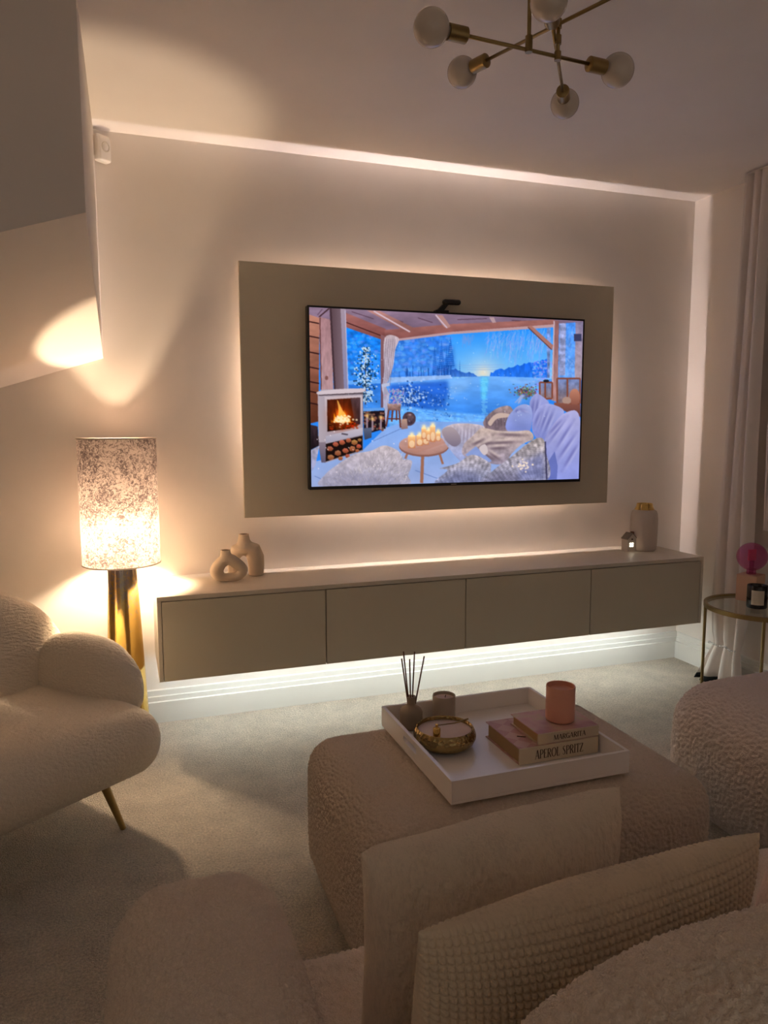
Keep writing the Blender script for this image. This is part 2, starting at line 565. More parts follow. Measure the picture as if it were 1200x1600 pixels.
def smooth_closed(pts, n=96):
    """Catmull-Rom through closed control points"""
    out = []
    m = len(pts); P = [Vector((p[0], p[1], 0)) for p in pts]
    per = max(1, n // m)
    for i in range(m):
        a, b, c, d = P[i - 1], P[i], P[(i + 1) % m], P[(i + 2) % m]
        for k in range(per):
            t = k / per
            q = 0.5 * ((2 * b) + (c - a) * t + (2 * a - 5 * b + 4 * c - d) * t * t + (3 * b - a - 3 * c + d) * t ** 3)
            out.append((q.x, q.y))
    return out

def struct(name, mb, m, smooth=False, angle=None):
    return tag(mb.build(name, m, None, smooth, angle), kind='structure')

def vnoise(P, cell, seed=0):
    """3-D value noise at points P"""
    Q = P / cell + seed * 17.31
    i = np.floor(Q).astype(np.int64); f = Q - i
    f = f * f * (3 - 2 * f)
    def h(dx, dy, dz):
        a = (i[:, 0] + dx) * 73856093 ^ (i[:, 1] + dy) * 19349663 ^ (i[:, 2] + dz) * 83492791
        a = (a ^ (a >> 13)) * 1274126177 & 0x7fffffff
        return ((a ^ (a >> 16)) & 0xffff) / 65535.0
    out = 0
    for dx in (0, 1):
        wx = f[:, 0] if dx else 1 - f[:, 0]
        for dy in (0, 1):
            wy = f[:, 1] if dy else 1 - f[:, 1]
            for dz in (0, 1):
                wz = f[:, 2] if dz else 1 - f[:, 2]
                out = out + h(dx, dy, dz) * wx * wy * wz
    return out

def worley(P, cell, seed=0):
    """distance to the nearest of jittered feature points, in cells"""
    Q = P / cell
    i0 = np.floor(Q - .5).astype(np.int64)
    best = np.full(len(P), 9.0)
    for dx in (0, 1):
        for dy in (0, 1):
            for dz in (0, 1):
                c = i0 + np.array([dx, dy, dz])
                a = (c[:, 0] * 73856093) ^ (c[:, 1] * 19349663) ^ (c[:, 2] * 83492791) ^ (seed * 7919)
                a = ((a ^ (a >> 13)) * 1274126177) & 0x7fffffff
                a = a ^ (a >> 15)
                j = np.stack([(a & 1023) / 1023.0, ((a >> 10) & 1023) / 1023.0, ((a >> 20) & 1023) / 1023.0], 1)
                d = ((Q - c - .15 - .7 * j) ** 2).sum(1)
                best = np.minimum(best, d)
    return np.sqrt(best)

def curls(P, cell, amp):
    """looped-yarn relief: rounded curls packed side by side with gaps between, plus fine fuzz"""
    w = np.stack([vnoise(P, cell * 1.6, s) for s in (11, 12, 13)], 1) - .5
    Pw = P + w * cell * .9
    f = np.clip(worley(Pw, cell, 1), 0, 1)
    return amp * (.10 - 1.15 * f ** 1.6 + .15 * (vnoise(P, cell * .4, 3) - .5))

def mesh_np(name, V, F, m, parent):
    me = bpy.data.meshes.new(name)
    k = F.shape[1]
    me.vertices.add(len(V)); me.vertices.foreach_set('co', np.ascontiguousarray(V, np.float32).ravel())
    me.loops.add(F.size); me.loops.foreach_set('vertex_index', F.astype(np.int32).ravel())
    me.polygons.add(len(F)); me.polygons.foreach_set('loop_start', np.arange(0, F.size, k, dtype=np.int32)); me.polygons.foreach_set('loop_total', np.full(len(F), k, np.int32))
    me.polygons.foreach_set('use_smooth', np.ones(len(F), bool))
    me.update(calc_edges=True)
    me.materials.append(M[m])
    o = bpy.data.objects.new(name, me); COL.objects.link(o)
    if parent is not None:
        o.parent = parent; o.matrix_parent_inverse = wm(parent).inverted()
    return o

def displace(o, cell, amp):
    me = o.data; n = len(me.vertices)
    co = np.empty(n * 3, np.float32); me.vertices.foreach_get('co', co); co = co.reshape(-1, 3).astype(float)
    nr = np.empty(n * 3, np.float32); me.vertex_normals.foreach_get('vector', nr); nr = nr.reshape(-1, 3)
    co = co + nr * curls(co, cell, amp)[:, None]
    me.vertices.foreach_set('co', co.astype(np.float32).ravel()); me.update()
    return o

def nubby_box(name, lo, hi, r, step, m, parent, cell, amp, bulge=0.0, fn=None, axes=None):
    """rounded upholstered block whose boucle loops are real relief"""
    lo = np.array(lo, float); hi = np.array(hi, float); H = (hi - lo) / 2; C0 = (hi + lo) / 2
    A = []
    for i in range(3):
        if axes and axes.get(i) is not None:
            A.append(np.array(axes[i]) - C0[i])
        else:
            n = max(4, int(round(2 * H[i] / step))); A.append(np.linspace(-H[i], H[i], n + 1))
    V = []; F = []; base = 0
    for ax in range(3):
        a, b = (ax + 1) % 3, (ax + 2) % 3
        for sg in (-1, 1):
            ga, gb = np.meshgrid(A[a], A[b], indexing='ij')
            p = np.zeros(ga.shape + (3,)); p[..., a] = ga; p[..., b] = gb; p[..., ax] = sg * H[ax]
            na, nb = ga.shape
            ii, jj = np.meshgrid(np.arange(na - 1), np.arange(nb - 1), indexing='ij')
            q = (ii * nb + jj).ravel()
            f = np.stack([q, q + nb, q + nb + 1, q + 1], 1)
            if sg < 0: f = f[:, ::-1]
            V.append(p.reshape(-1, 3)); F.append(f + base); base += na * nb
    V = np.concatenate(V); F = np.concatenate(F)
    key = np.round(V * 1e5).astype(np.int64)
    _, first, inv = np.unique(key, axis=0, return_index=True, return_inverse=True)
    V = V[first]; F = inv.ravel()[F]
    inner = np.clip(V, -(H - r), H - r); d = V - inner; l_ = np.linalg.norm(d, axis=1, keepdims=True)
    P = inner + d / np.maximum(l_, 1e-9) * r
    if bulge:
        t = np.clip(np.abs(P) / H, 0, 1); P2 = P.copy()
        for i in range(3):
            P2[:, i] += np.sign(P[:, i]) * t[:, i] * bulge * (1 - t[:, (i + 1) % 3] ** 2) * (1 - t[:, (i + 2) % 3] ** 2)
        P = P2
    P = P + C0
    if fn is not None: P = fn(P)
    o = mesh_np(name, P, F, m, parent)
    return displace(o, cell, amp)

def nubby_puffy(outline, thick, PF, rings, pw, qw, name, m, parent, cell, amp):
    """soft slab as puffy(), dense, with the loops as relief; PF takes arrays"""
    o = np.array(outline, float); c = o.mean(0); n = len(o)
    S = np.sin(np.pi / 2 * np.arange(1, rings + 1) / rings)
    V = []; F = []
    for sg in (1, -1):
        b0 = sum(len(v) for v in V)
        V.append(np.array([[c[0], c[1], sg * thick / 2]]))
        t = thick / 2 * np.clip(1 - S ** pw, 0, 1) ** (1 / qw)
        q = c + (o[None] - c) * S[:, None, None]
        V.append(np.concatenate([q, np.broadcast_to((sg * t)[:, None, None], (rings, n, 1))], -1).reshape(-1, 3))
        kk, ii = np.meshgrid(np.arange(rings - 1), np.arange(n), indexing='ij')
        a = b0 + 1 + kk * n + ii; bq = b0 + 1 + kk * n + (ii + 1) % n
        f = np.stack([a, a + n, bq + n, bq], -1).reshape(-1, 4)
        i = np.arange(n)
        f0 = np.stack([np.full(n, b0), np.full(n, b0), b0 + 1 + i, b0 + 1 + (i + 1) % n], 1)
        F.append((f, f0, sg))
    V = np.concatenate(V)
    half = 1 + rings * n; top = 1 + (rings - 1) * n
    mp = np.arange(2 * half); mp[half + top:half + top + n] = np.arange(top, top + n)
    quads = np.concatenate([mp[f if sg > 0 else f[:, ::-1]] for f, f0, sg in F])
    tris = np.concatenate([mp[f0[:, 1:] if sg > 0 else f0[:, :0:-1]] for f, f0, sg in F])
    P = PF(V[:, 0], V[:, 1], V[:, 2])
    # close the pole with its first ring as thin quads would degenerate: triangulate everything
    allt = np.concatenate([quads[:, [0, 1, 2]], quads[:, [0, 2, 3]], tris])
    ob = mesh_np(name, P, allt, m, parent)
    import bmesh
    bm = bmesh.new(); bm.from_mesh(ob.data); bmesh.ops.recalc_face_normals(bm, faces=bm.faces)
    bmesh.ops.delete(bm, geom=[v for v in bm.verts if not v.link_faces], context='VERTS')
    bm.to_mesh(ob.data); bm.free()
    return displace(ob, cell, amp)

# ================================================================== THE ROOM
struct('floor', MB().box(XL - .1, XR + .2, YB - .1, 0.1, -0.1, 0.0), 'carpet')
struct('ceiling', MB().box(XL - .1, XR + .2, YB - .1, 0.1, CEIL, CEIL + 0.1), 'ceiling')
struct('wall_back', MB().box(XL - .1, XR + .2, 0.0, 0.1, 0.0, CEIL), 'wall')
struct('wall_left', MB().box(XL - .1, XL, YB, 0.0, 0.0, CEIL), 'wall')
# right-hand wall with the window opening behind the curtains
WY0, WY1, WZ0, WZ1 = -2.3, -0.66, 0.82, 2.35
wr = MB()
wr.box(XR, XR + .2, WY1, 0.0, 0, CEIL)
wr.box(XR, XR + .2, YB, WY0, 0, CEIL)
wr.box(XR, XR + .2, WY0, WY1, 0, WZ0)
wr.box(XR, XR + .2, WY0, WY1, WZ1, CEIL)
struct('wall_right', wr, 'wall')
win = empty('window_1', (XR + .1, (WY0 + WY1) / 2, WZ0)); win['kind'] = 'structure'
fr = MB()
fr.box(XR + .10, XR + .16, WY0, WY1, WZ0, WZ0 + .06).box(XR + .10, XR + .16, WY0, WY1, WZ1 - .06, WZ1)
fr.box(XR + .10, XR + .16, WY0, WY0 + .06, WZ0 + .06, WZ1 - .06).box(XR + .10, XR + .16, WY1 - .06, WY1, WZ0 + .06, WZ1 - .06)
fr.box(XR + .10, XR + .16, -1.51, -1.45, WZ0 + .06, WZ1 - .06)
fr.build('window_frame', 'white', win)
for a, b in ((WY0 + .06, -1.51), (-1.45, WY1 - .06)):
    MB().box(XR + .125, XR + .135, a, b, WZ0 + .06, WZ1 - .06).build('pane', 'window_glass', win)
MB().bbox(XR - .03, XR + .10, WY0, WY1, WZ0 - .03, WZ0 + .002, .004).build('window_sill', 'white', win)

# boxed-in stair soffit, upper left: vertical front, underside falling towards the wall and to the left
BX = -0.646; BD = 1.085
def soff(x, y): return 1.642 + 0.325 * (x + 0.642) - 0.300 * y
bh = MB()
BF = -0.657
vs = [(BX, 0, soff(BX, 0)), (BF, -BD, soff(BF, -BD)), (BF, -BD, CEIL), (BX, 0, CEIL),
      (XL, 0, soff(XL, 0)), (XL, -BD, soff(XL, -BD)), (XL, -BD, CEIL), (XL, 0, CEIL)]
bh.add(vs, [(0, 1, 2, 3), (7, 6, 5, 4), (0, 4, 5, 1), (1, 5, 6, 2), (2, 6, 7, 3), (3, 7, 4, 0)])
struct('ceiling_bulkhead', bh, 'wall')

# skirting boards with stepped tops
prof = [(0, 0), (-.024, 0), (-.024, .097), (-.0165, .100), (-.0165, .121), (-.0095, .124), (-.0095, .148), (-.003, .152), (0, .152)]
struct('baseboard_back', MB().extrude(prof, 'X', XL, XR), 'white')
bb = MB()
bb.extrude([(XR + a, b) for a, b in prof], 'Y', YB, -.024)
struct('baseboard_right', bb, 'white')

# ================================================================== TV PANEL WITH HIDDEN LED STRIPS
PX0, PX1, PZ0, PZ1 = -0.0716, 1.8789, 0.9348, 2.0711
pan = empty('television_backing_panel', (0.9, -.0, PZ0), 0, 'large flat taupe board behind the television with a pink glow round its edge', 'wall panel')
MB().bbox(PX0, PX1, -.075, -.055, PZ0, PZ1, .0015).build('board', 'taupe', pan)
I = 0.28
bat = MB()
bat.box(PX0 + I, PX1 - I, -.055, -.0, PZ1 - I - .03, PZ1 - I).box(PX0 + I, PX1 - I, -.055, -.0, PZ0 + I, PZ0 + I + .03)
bat.box(PX0 + I, PX0 + I + .03, -.055, -.0, PZ0 + I + .03, PZ1 - I - .03).box(PX1 - I - .03, PX1 - I, -.055, -.0, PZ0 + I + .03, PZ1 - I - .03)
bat.build('batten_frame', 'wall', pan)
LY0, LY1 = -.0235, -.0135
MB().box(PX0 + I, PX1 - I, LY0, LY1, PZ1 - I, PZ1 - I + .002).build('led_strip', 'led_panel', pan)
MB().box(PX0 + I, PX1 - I, LY0, LY1, PZ0 + I - .002, PZ0 + I).build('led_strip', 'led_panel', pan)
MB().box(PX0 + I - .002, PX0 + I, LY0, LY1, PZ0 + I, PZ1 - I).build('led_strip', 'led_panel', pan)
MB().box(PX1 - I, PX1 - I + .002, LY0, LY1, PZ0 + I, PZ1 - I).build('led_strip', 'led_panel', pan)

# ================================================================== FLOATING MEDIA UNIT
CX0, CX1, CZ0, CZ1, CD = -0.4804, 2.2211, 0.3288, 0.6779, 0.4333
cab = empty('floating_media_cabinet', (.87, -.2, CZ0), 0, 'long low taupe cabinet floating on the wall below the television', 'cabinet')
MB().bbox(CX0, CX1, -CD, -.0006, CZ1 - .018, CZ1, .0012).build('top_panel', 'unit', cab)
MB().bbox(CX0, CX0 + .016, -CD, -.0006, CZ0, CZ1 - .0182, .001).build('side_panel', 'unit', cab)
MB().bbox(CX1 - .016, CX1, -CD, -.0006, CZ0, CZ1 - .0182, .001).build('side_panel', 'unit', cab)
car = MB().box(CX0 + .0162, CX1 - .0162, -CD + .024, -.0006, CZ0 + .004, CZ0 + .020).box(CX0 + .0162, CX1 - .0162, -.018, -.0006, CZ0 + .0202, CZ1 - .0182)
for x in (0.212, 0.872, 1.543):
    car.box(x - .008, x + .008, -CD + .024, -.018, CZ0 + .0202, CZ1 - .0182)
car.build('carcass', 'unit', cab)
dx = [CX0 + .016, 0.212, 0.872, 1.543, CX1 - .016]
for i in range(4):
    MB().bbox(dx[i] + .0022, dx[i + 1] - .0022, -CD + .001, -CD + .021, CZ0, CZ1 - .0215, .0012).build('door', 'taupe', cab)
MB().box(CX0 + .03, CX1 - .03, -.178, -.166, CZ0 + .0015, CZ0 + .004).build('led_strip', 'led_cabinet', cab)

# ================================================================== TELEVISION
TX0, TX1, TZ0, TZ1 = 0.2215, 1.6715, 1.0586, 1.8880
tv = empty('television', (.9465, -.1, TZ0), 0, 'wide flat screen television showing a snowy lakeside cabin scene', 'television')
tb = MB().bbox(TX0, TX1, -.1225, -.083, TZ0, TZ1, .003)
tb.build('housing', 'black', tv)
MB().box(.70, 1.2, -.083, -.0755, 1.3, 1.65).build('wall_mount', 'black', tv)
bz = .0085
bezel = MB()
bezel.box(TX0, TX1, -.125, -.1226, TZ1 - bz, TZ1).box(TX0, TX1, -.125, -.1226, TZ0, TZ0 + .0145)
bezel.box(TX0, TX0 + bz, -.125, -.1226, TZ0 + .0145, TZ1 - bz).box(TX1 - bz, TX1, -.125, -.1226, TZ0 + .0145, TZ1 - bz)
bezel.build('bezel', 'black', tv)
MB().bbox(.932, .961, -.1262, -.1251, TZ0 + .0055, TZ0 + .0085, .0004).build('brand_mark', 'white_plastic', tv)

def paint_screen():
    """the picture on the screen: a cabin terrace by a frozen lake, drawn in numpy (1200 x 835 canvas)"""
    Wd, Hd = 1200, 835
    im = np.zeros((Hd, Wd, 3), np.float32)
    r = np.random.default_rng(3)
    YY, XX = np.mgrid[0:Hd, 0:Wd].astype(np.float32)
    def noise(sc, oct_=4, sx=1.0, seed=0):
        rr = np.random.default_rng(seed); out = np.zeros((Hd, Wd), np.float32); am = 1; tot = 0
        for o in range(oct_):
            g = rr.random((int(Hd / sc) + 3, int(Wd / (sc * sx)) + 3)).astype(np.float32)
            fy, fx = YY / sc, XX / (sc * sx)
            iy, ix = fy.astype(int), fx.astype(int); ty, tx = fy - iy, fx - ix
            ty = ty * ty * (3 - 2 * ty); tx = tx * tx * (3 - 2 * tx)
            v = (g[iy, ix] * (1 - ty) * (1 - tx) + g[iy + 1, ix] * ty * (1 - tx) + g[iy, ix + 1] * (1 - ty) * tx + g[iy + 1, ix + 1] * ty * tx)
            out += v * am; tot += am; am *= .55; sc = max(1.5, sc / 2)
        return out / tot
    NZ1, NZ2, NZ3 = noise(60, 5, 1, 1), noise(14, 3, 1, 2), noise(24, 4, 3.0, 4)
    NV = noise(30, 4, .25, 6)
    def mask(pts):
        p = np.array(pts, np.float32)
        x0, y0 = np.maximum(0, p.min(0).astype(int) - 1); x1, y1 = p.max(0).astype(int) + 2
        x1 = min(x1, Wd); y1 = min(y1, Hd)
        if x1 <= x0 or y1 <= y0: return None
        X = XX[y0:y1, x0:x1]; Y = YY[y0:y1, x0:x1]
        ins = np.zeros(X.shape, bool)
        for i in range(len(p)):
            (xa, ya), (xb, yb) = p[i - 1], p[i]
            if ya == yb: continue
            c = ((ya > Y) != (yb > Y)) & (X < (xb - xa) * (Y - ya) / (yb - ya) + xa)
            ins ^= c
        return (slice(y0, y1), slice(x0, x1)), ins
    def box1(a, k, ax):
        pad = [(0, 0)] * 2; pad[ax] = (k + 1, k)
        s_ = np.cumsum(np.pad(a, pad, mode='edge'), axis=ax)
        n_ = a.shape[ax]
        hi_ = np.take(s_, np.arange(2 * k + 1, 2 * k + 1 + n_), axis=ax); lo_ = np.take(s_, np.arange(0, n_), axis=ax)
        return (hi_ - lo_) / (2 * k + 1)
    def soft(pts, c, c2=None, nz=None, amt=0.0, alpha=1.0, feather=8):
        """polygon with a feathered edge"""
        m = mask(pts)
        if m is None: return
        full = np.zeros((Hd, Wd), np.float32); full[m[0]] = m[1]
        p = np.array(pts, np.float32); F = feather * 2 + 2
        x0, y0 = np.maximum(0, p.min(0).astype(int) - F); x1, y1 = p.max(0).astype(int) + F
        sl = (slice(y0, min(Hd, y1)), slice(x0, min(Wd, x1)))
        a = full[sl]
        for _ in range(2):
            a = box1(box1(a, feather, 0), feather, 1)
        c = np.array(c, np.float32); col = np.broadcast_to(c, a.shape + (3,)).copy()
        if c2 is not None:
            t = (YY[sl] - p[:, 1].min()) / (np.ptp(p[:, 1]) + 1e-6); col = col + (np.array(c2, np.float32) - c) * np.clip(t, 0, 1)[..., None]
        if nz is not None: col = col * (1 + amt * (nz[sl] - .5)[..., None])
        a = a[..., None] * alpha
        im[sl] = im[sl] * (1 - a) + col * a
    def fold(a, b, w, c, alpha=.5):
        """soft crease"""
        a = np.array(a, float); b = np.array(b, float); F = int(w * 2.5) + 2
        x0, x1 = int(max(0, min(a[0], b[0]) - F)), int(min(Wd, max(a[0], b[0]) + F)); y0, y1 = int(max(0, min(a[1], b[1]) - F)), int(min(Hd, max(a[1], b[1]) + F))
        sl = (slice(y0, y1), slice(x0, x1)); d = b - a; l2 = d @ d + 1e-6
        t = np.clip(((XX[sl] - a[0]) * d[0] + (YY[sl] - a[1]) * d[1]) / l2, 0, 1)
        dd = (XX[sl] - a[0] - t * d[0]) ** 2 + (YY[sl] - a[1] - t * d[1]) ** 2
        g = (np.exp(-dd / (w * w)) * np.sin(math.pi * np.clip(t, .08, .92)) * alpha)[..., None]
        im[sl] = im[sl] * (1 - g) + np.array(c, np.float32) * g
    def poly(pts, c, c2=None, nz=None, amt=0.0, vert=True, alpha=1.0):
        m = mask(pts)
        if m is None: return
        sl, ins = m
        c = np.array(c, np.float32)
        col = np.broadcast_to(c, ins.shape + (3,)).copy()
        if c2 is not None:
            p = np.array(pts, np.float32)
            if vert: t = (YY[sl] - p[:, 1].min()) / (np.ptp(p[:, 1]) + 1e-6)
            else: t = (XX[sl] - p[:, 0].min()) / (np.ptp(p[:, 0]) + 1e-6)
            col = col + (np.array(c2, np.float32) - c) * np.clip(t, 0, 1)[..., None]
        if nz is not None:
            col = col * (1 + amt * (nz[sl] - .5)[..., None])
        reg = im[sl]
        reg[ins] = reg[ins] * (1 - alpha) + col[ins] * alpha
    def sm(pts, n=6):
        q = smooth_closed(pts, n * len(pts)); return q
    def line(a, b, w, c, alpha=1.0):
        a = np.array(a, float); b = np.array(b, float); d = b - a; l_ = np.hypot(*d) + 1e-6
        nrm = np.array([-d[1], d[0]]) / l_ * w / 2
        poly([a + nrm, b + nrm, b - nrm, a - nrm], c, alpha=alpha)
    def ell(cx, cy, rx, ry, c, c2=None, alpha=1.0, nz=None, amt=0):
        poly([(cx + rx * math.cos(t), cy + ry * math.sin(t)) for t in np.linspace(0, 2 * math.pi, 28, endpoint=False)], c, c2, nz, amt, True, alpha)
    def glow(cx, cy, rad, c, s):
        g = np.exp(-((XX - cx) ** 2 + (YY - cy) ** 2) / (rad * rad))[..., None] * s
        im[:] = im * (1 - np.clip(g, 0, 1)) + np.array(c, np.float32) * np.clip(g, 0, 1)
    # sky, trees, lake
    im[:] = (70, 150, 235)
    poly([(170, 100), (1160, 100), (1160, 345), (170, 345)], (52, 150, 240), (150, 205, 245), NZ1, .1)
    glow(745, 322, 75, (205, 220, 232), .75); glow(745, 320, 26, (240, 228, 205), .75)
    for k in range(3): line((640 + 20 * k, 288 + 9 * k), (830, 286 + 10 * k), 3, (150, 180, 225), .5)
    # left frosted wood
    soft(sm([(375, 150), (560, 140), (600, 175), (625, 240), (610, 345), (370, 365)], 6), (66, 134, 222), (98, 158, 234), NZ2, .35, 1.0, 9)
    for k in range(160):
        x, y = r.uniform(385, 622), r.uniform(170, 325)
        ell(x, y, r.uniform(4, 17), r.uniform(3, 10), (150 + r.uniform(-45, 25), 188 + r.uniform(-35, 20), 240), alpha=r.uniform(.12, .4))
    for x, top, w in ((576, 176, 13), (612, 165, 17), (548, 200, 11), (596, 205, 9), (650, 260, 6)):
        for j in range(16):
            t = j / 15; line((x - w * t, top + 125 * t), (x + w * t, top + 122 * t), 6, (40, 98, 178), .6)
    for k in range(34):
        x = r.uniform(392, 615); line((x, r.uniform(285, 315)), (x + r.uniform(-3, 3), 346), r.uniform(1.5, 3.5), (36, 78, 150), .6)
    poly([(360, 338), (620, 328), (620, 350), (360, 366)], (168, 198, 240), None, NZ2, .2)
    # distant shores
    pts = [(615, 335)] + [(615 + 9 * i, 300 + 2.6 * i + r.uniform(-7, 4)) for i in range(12)] + [(725, 336)]
    poly(pts, (58, 108, 190), (90, 140, 210), NV, .3)
    pts = [(770, 336)] + [(775 + 9 * i, 318 - 2.1 * i + r.uniform(-8, 3)) for i in range(26)] + [(1010, 345)]
    poly(pts, (44, 116, 222), (70, 140, 232), NV, .35)
    # lake
    poly([(355, 362), (620, 342), (745, 332), (1010, 340), (1010, 500), (355, 500)], (136, 186, 240), (80, 148, 228), NZ3, .22)
    soft([(365, 368), (600, 352), (606, 400), (590, 440), (600, 462), (500, 474), (370, 462)], (56, 108, 196), (60, 118, 204), NZ3, .4, .9, 7)
    soft([(612, 350), (700, 342), (680, 385), (612, 420)], (160, 200, 245), None, NZ3, .2, .5, 8)
    soft([(850, 345), (1010, 350), (1010, 372), (860, 362)], (150, 190, 242), None, NZ3, .3, .7, 4)
    soft([(732, 336), (768, 336), (756, 430), (738, 430)], (110, 215, 245), None, NZ3, .5, .6, 5)
    for k in range(26):
        y = 340 + k * 5.8; line((738 + r.uniform(-4, 4), y), (756 + r.uniform(-6, 8), y), 3, (165, 232, 250), .55)
    soft(sm([(400, 462), (520, 470), (640, 482), (760, 490), (880, 486), (880, 560), (400, 560)], 5), (122, 182, 244), (150, 200, 250), NZ2, .3, 1.0, 4)
    for k in range(14):
        x = r.uniform(440, 720); y = r.uniform(470, 525); line((x, y), (x + r.uniform(30, 90), y + r.uniform(2, 9)), 2.5, (80, 145, 225), .5)
    # frosty twigs by the water
    for k in range(170):
        x, y = r.normal(455, 30), r.normal(418, 26); ell(x, y, r.uniform(2, 5), r.uniform(2, 5), (205, 222, 246) if r.random() < .6 else (36, 72, 130), alpha=.75)
    for k in range(70):
        x, y = r.normal(575, 30), r.normal(435, 28); ell(x, y, r.uniform(1.5, 4), r.uniform(1.5, 4), (190, 212, 245) if r.random() < .55 else (44, 84, 150), alpha=.6)
    # hanging willow branches
    for k in range(150):
        x = r.uniform(765, 1020); y = r.uniform(128, 200); ln = r.uniform(20, 100) * (1 if x > 850 else .8)
        px, py = x, y
        for j in range(6):
            nx, ny = px + r.uniform(-5, 2), py + ln / 6; line((px, py), (nx, ny), 1.8, (168 + r.uniform(-25, 35), 186 + r.uniform(-20, 25), 238), .5); px, py = nx, ny
    for k in range(22):
        x = r.uniform(655, 705); y = r.uniform(160, 175); line((x, y), (x + r.uniform(-6, 4), y + r.uniform(15, 45)), 2, (150, 165, 215), .55)
    for k in range(240):
        x, y = r.uniform(945, 1030), r.uniform(270, 410); ell(x, y, r.uniform(2, 6), r.uniform(2, 5), (170 + r.uniform(-50, 45), 192 + r.uniform(-50, 30), 242), alpha=.4)
    poly([(1000, 135), (1016, 135), (1012, 340), (1002, 340)], (150, 160, 205), None, NZ2, .8, alpha=.8)
    # right window
    poly([(1046, 105), (1150, 112), (1146, 350), (1044, 350)], (98, 158, 234), (130, 178, 240), NZ2, .4)
    poly([(1052, 108), (1078, 110), (1074, 330), (1050, 330)], (165, 172, 208), None, NZ2, .6)
    for k in range(40):
        x, y = r.uniform(1078, 1115), r.uniform(125, 340); line((x, y), (x + r.uniform(-14, 14), y + r.uniform(5, 26)), 2, (176, 196, 240), .6)
    poly([(1116, 108), (1150, 110), (1146, 350), (1112, 340)], (150, 140, 165), (190, 175, 185), NZ2, .3)
    poly([(1110, 160), (1140, 160), (1140, 190), (1110, 190)], (80, 80, 110))
    # left window
    poly([(180, 130), (335, 178), (335, 480), (190, 480)], (44, 140, 232), (86, 152, 226), NZ2, .5)
    for k in range(90):
        x, y = r.uniform(188, 330), r.uniform(160, 340); ell(x, y, r.uniform(3, 12), r.uniform(2, 8), (110 + r.uniform(-40, 50), 176 + r.uniform(-40, 30), 242), alpha=.35)
    poly([(190, 352), (330, 345), (330, 362), (190, 368)], (150, 195, 245), alpha=.7)
    poly([(190, 368), (330, 362), (330, 480), (190, 480)], (66, 128, 210), (96, 160, 230), NZ3, .4, alpha=.8)
    line((268, 220), (268, 450), 4, (70, 55, 70))
    for k in range(430):
        y = r.uniform(212, 440); wx = 8 + 30 * min(1, (y - 205) / 70) * (1 - .35 * max(0, (y - 350) / 90))
        x = 266 + r.normal(0, .55) * wx
        ell(x, y, r.uniform(2, 5), r.uniform(1.5, 4.5), (215, 232, 246) if r.random() < .55 else (20 + r.uniform(0, 30), 66, 92), alpha=.85)
    # floor
    poly([(40, 800), (40, 690), (255, 640), (350, 545), (430, 520), (760, 520), (900, 600), (1140, 760), (1140, 800)], (150, 182, 232), (172, 184, 220), NZ1, .12)
    for a, b in (((470, 720), (580, 760)), ((300, 600), (420, 545)), ((600, 720), (680, 700)), ((60, 745), (160, 790))):
        line(a, b, 2.5, (110, 132, 180), .8)
    # ceiling boards and beams
    poly([(30, 40), (1155, 102), (1155, 110), (1030, 118), (350, 165), (180, 130), (30, 85)], (158, 138, 156), (132, 112, 132), NZ3, .3)
    for x0, y0, x1, y1 in ((330, 75, 420, 110), (480, 92, 540, 112), (640, 100, 760, 96), (210, 66, 300, 96), (860, 104, 960, 108), (90, 55, 70, 80)):
        line((x0, y0), (x1, y1), 3, (92, 66, 80), .8)
    poly([(180, 68), (350, 138), (350, 188), (180, 128)], (170, 122, 118), (134, 88, 86), NZ3, .3)
    line((182, 108), (348, 172), 4, (78, 44, 44))
    poly([(345, 142), (620, 118), (1032, 100), (1032, 122), (620, 152), (400, 185), (345, 172)], (176, 128, 122), (140, 96, 94), NZ3, .3)
    poly([(400, 178), (620, 150), (1032, 120), (1032, 132), (620, 160), (400, 187)], (196, 168, 172))
    poly([(270, 60), (325, 63), (460, 132), (452, 153), (430, 148)], (186, 146, 142), (150, 108, 104), NZ3, .3)
    line((300, 64), (448, 150), 6, (216, 196, 206))
    poly([(548, 80), (580, 82), (613, 128), (600, 136), (586, 130)], (186, 150, 146)); line((552, 80), (598, 134), 5, (212, 196, 210))
    poly([(768, 90), (788, 91), (796, 112), (782, 114)], (190, 165, 170))
    # right post and brace
    poly([(1028, 104), (1050, 106), (1044, 440), (1018, 430)], (150, 112, 112), (186, 152, 152), NV, .3)
    line((1030, 106), (1022, 425), 5, (206, 186, 196))
    poly([(922, 128), (938, 124), (1026, 206), (1022, 226)], (178, 134, 126)); line((925, 132), (1020, 224), 4, (116, 80, 84))
    # left log wall, post, pipe
    poly([(30, 75), (78, 92), (76, 520), (36, 530)], (196, 148, 132), (104, 62, 46), NZ3, .25)
    for y in (112, 172, 238, 300, 360, 400, 448):
        line((34, y - 6), (78, y + 3), 5, (58, 32, 34))
    line((76, 88), (118, 52), 5, (70, 42, 44))
    poly([(76, 86), (126, 100), (136, 390), (84, 390)], (176, 142, 146), (190, 160, 164), NV, .25)
    line((80, 90), (86, 388), 4, (112, 72, 68)); ell(108, 340, 7, 9, (120, 80, 74), alpha=.7)
    poly([(120, 46), (184, 52), (196, 390), (138, 390)], (104, 84, 90), (150, 132, 142), None, 0, False)
    poly([(164, 50), (184, 52), (196, 388), (180, 388)], (176, 160, 172), (150, 150, 180)); line((123, 50), (142, 388), 8, (70, 52, 58), .7)
    line((184, 60), (196, 385), 3, (206, 200, 220))
    # window frame post and curtain
    poly([(328, 160), (348, 168), (346, 520), (330, 500)], (150, 112, 114), (120, 96, 112))
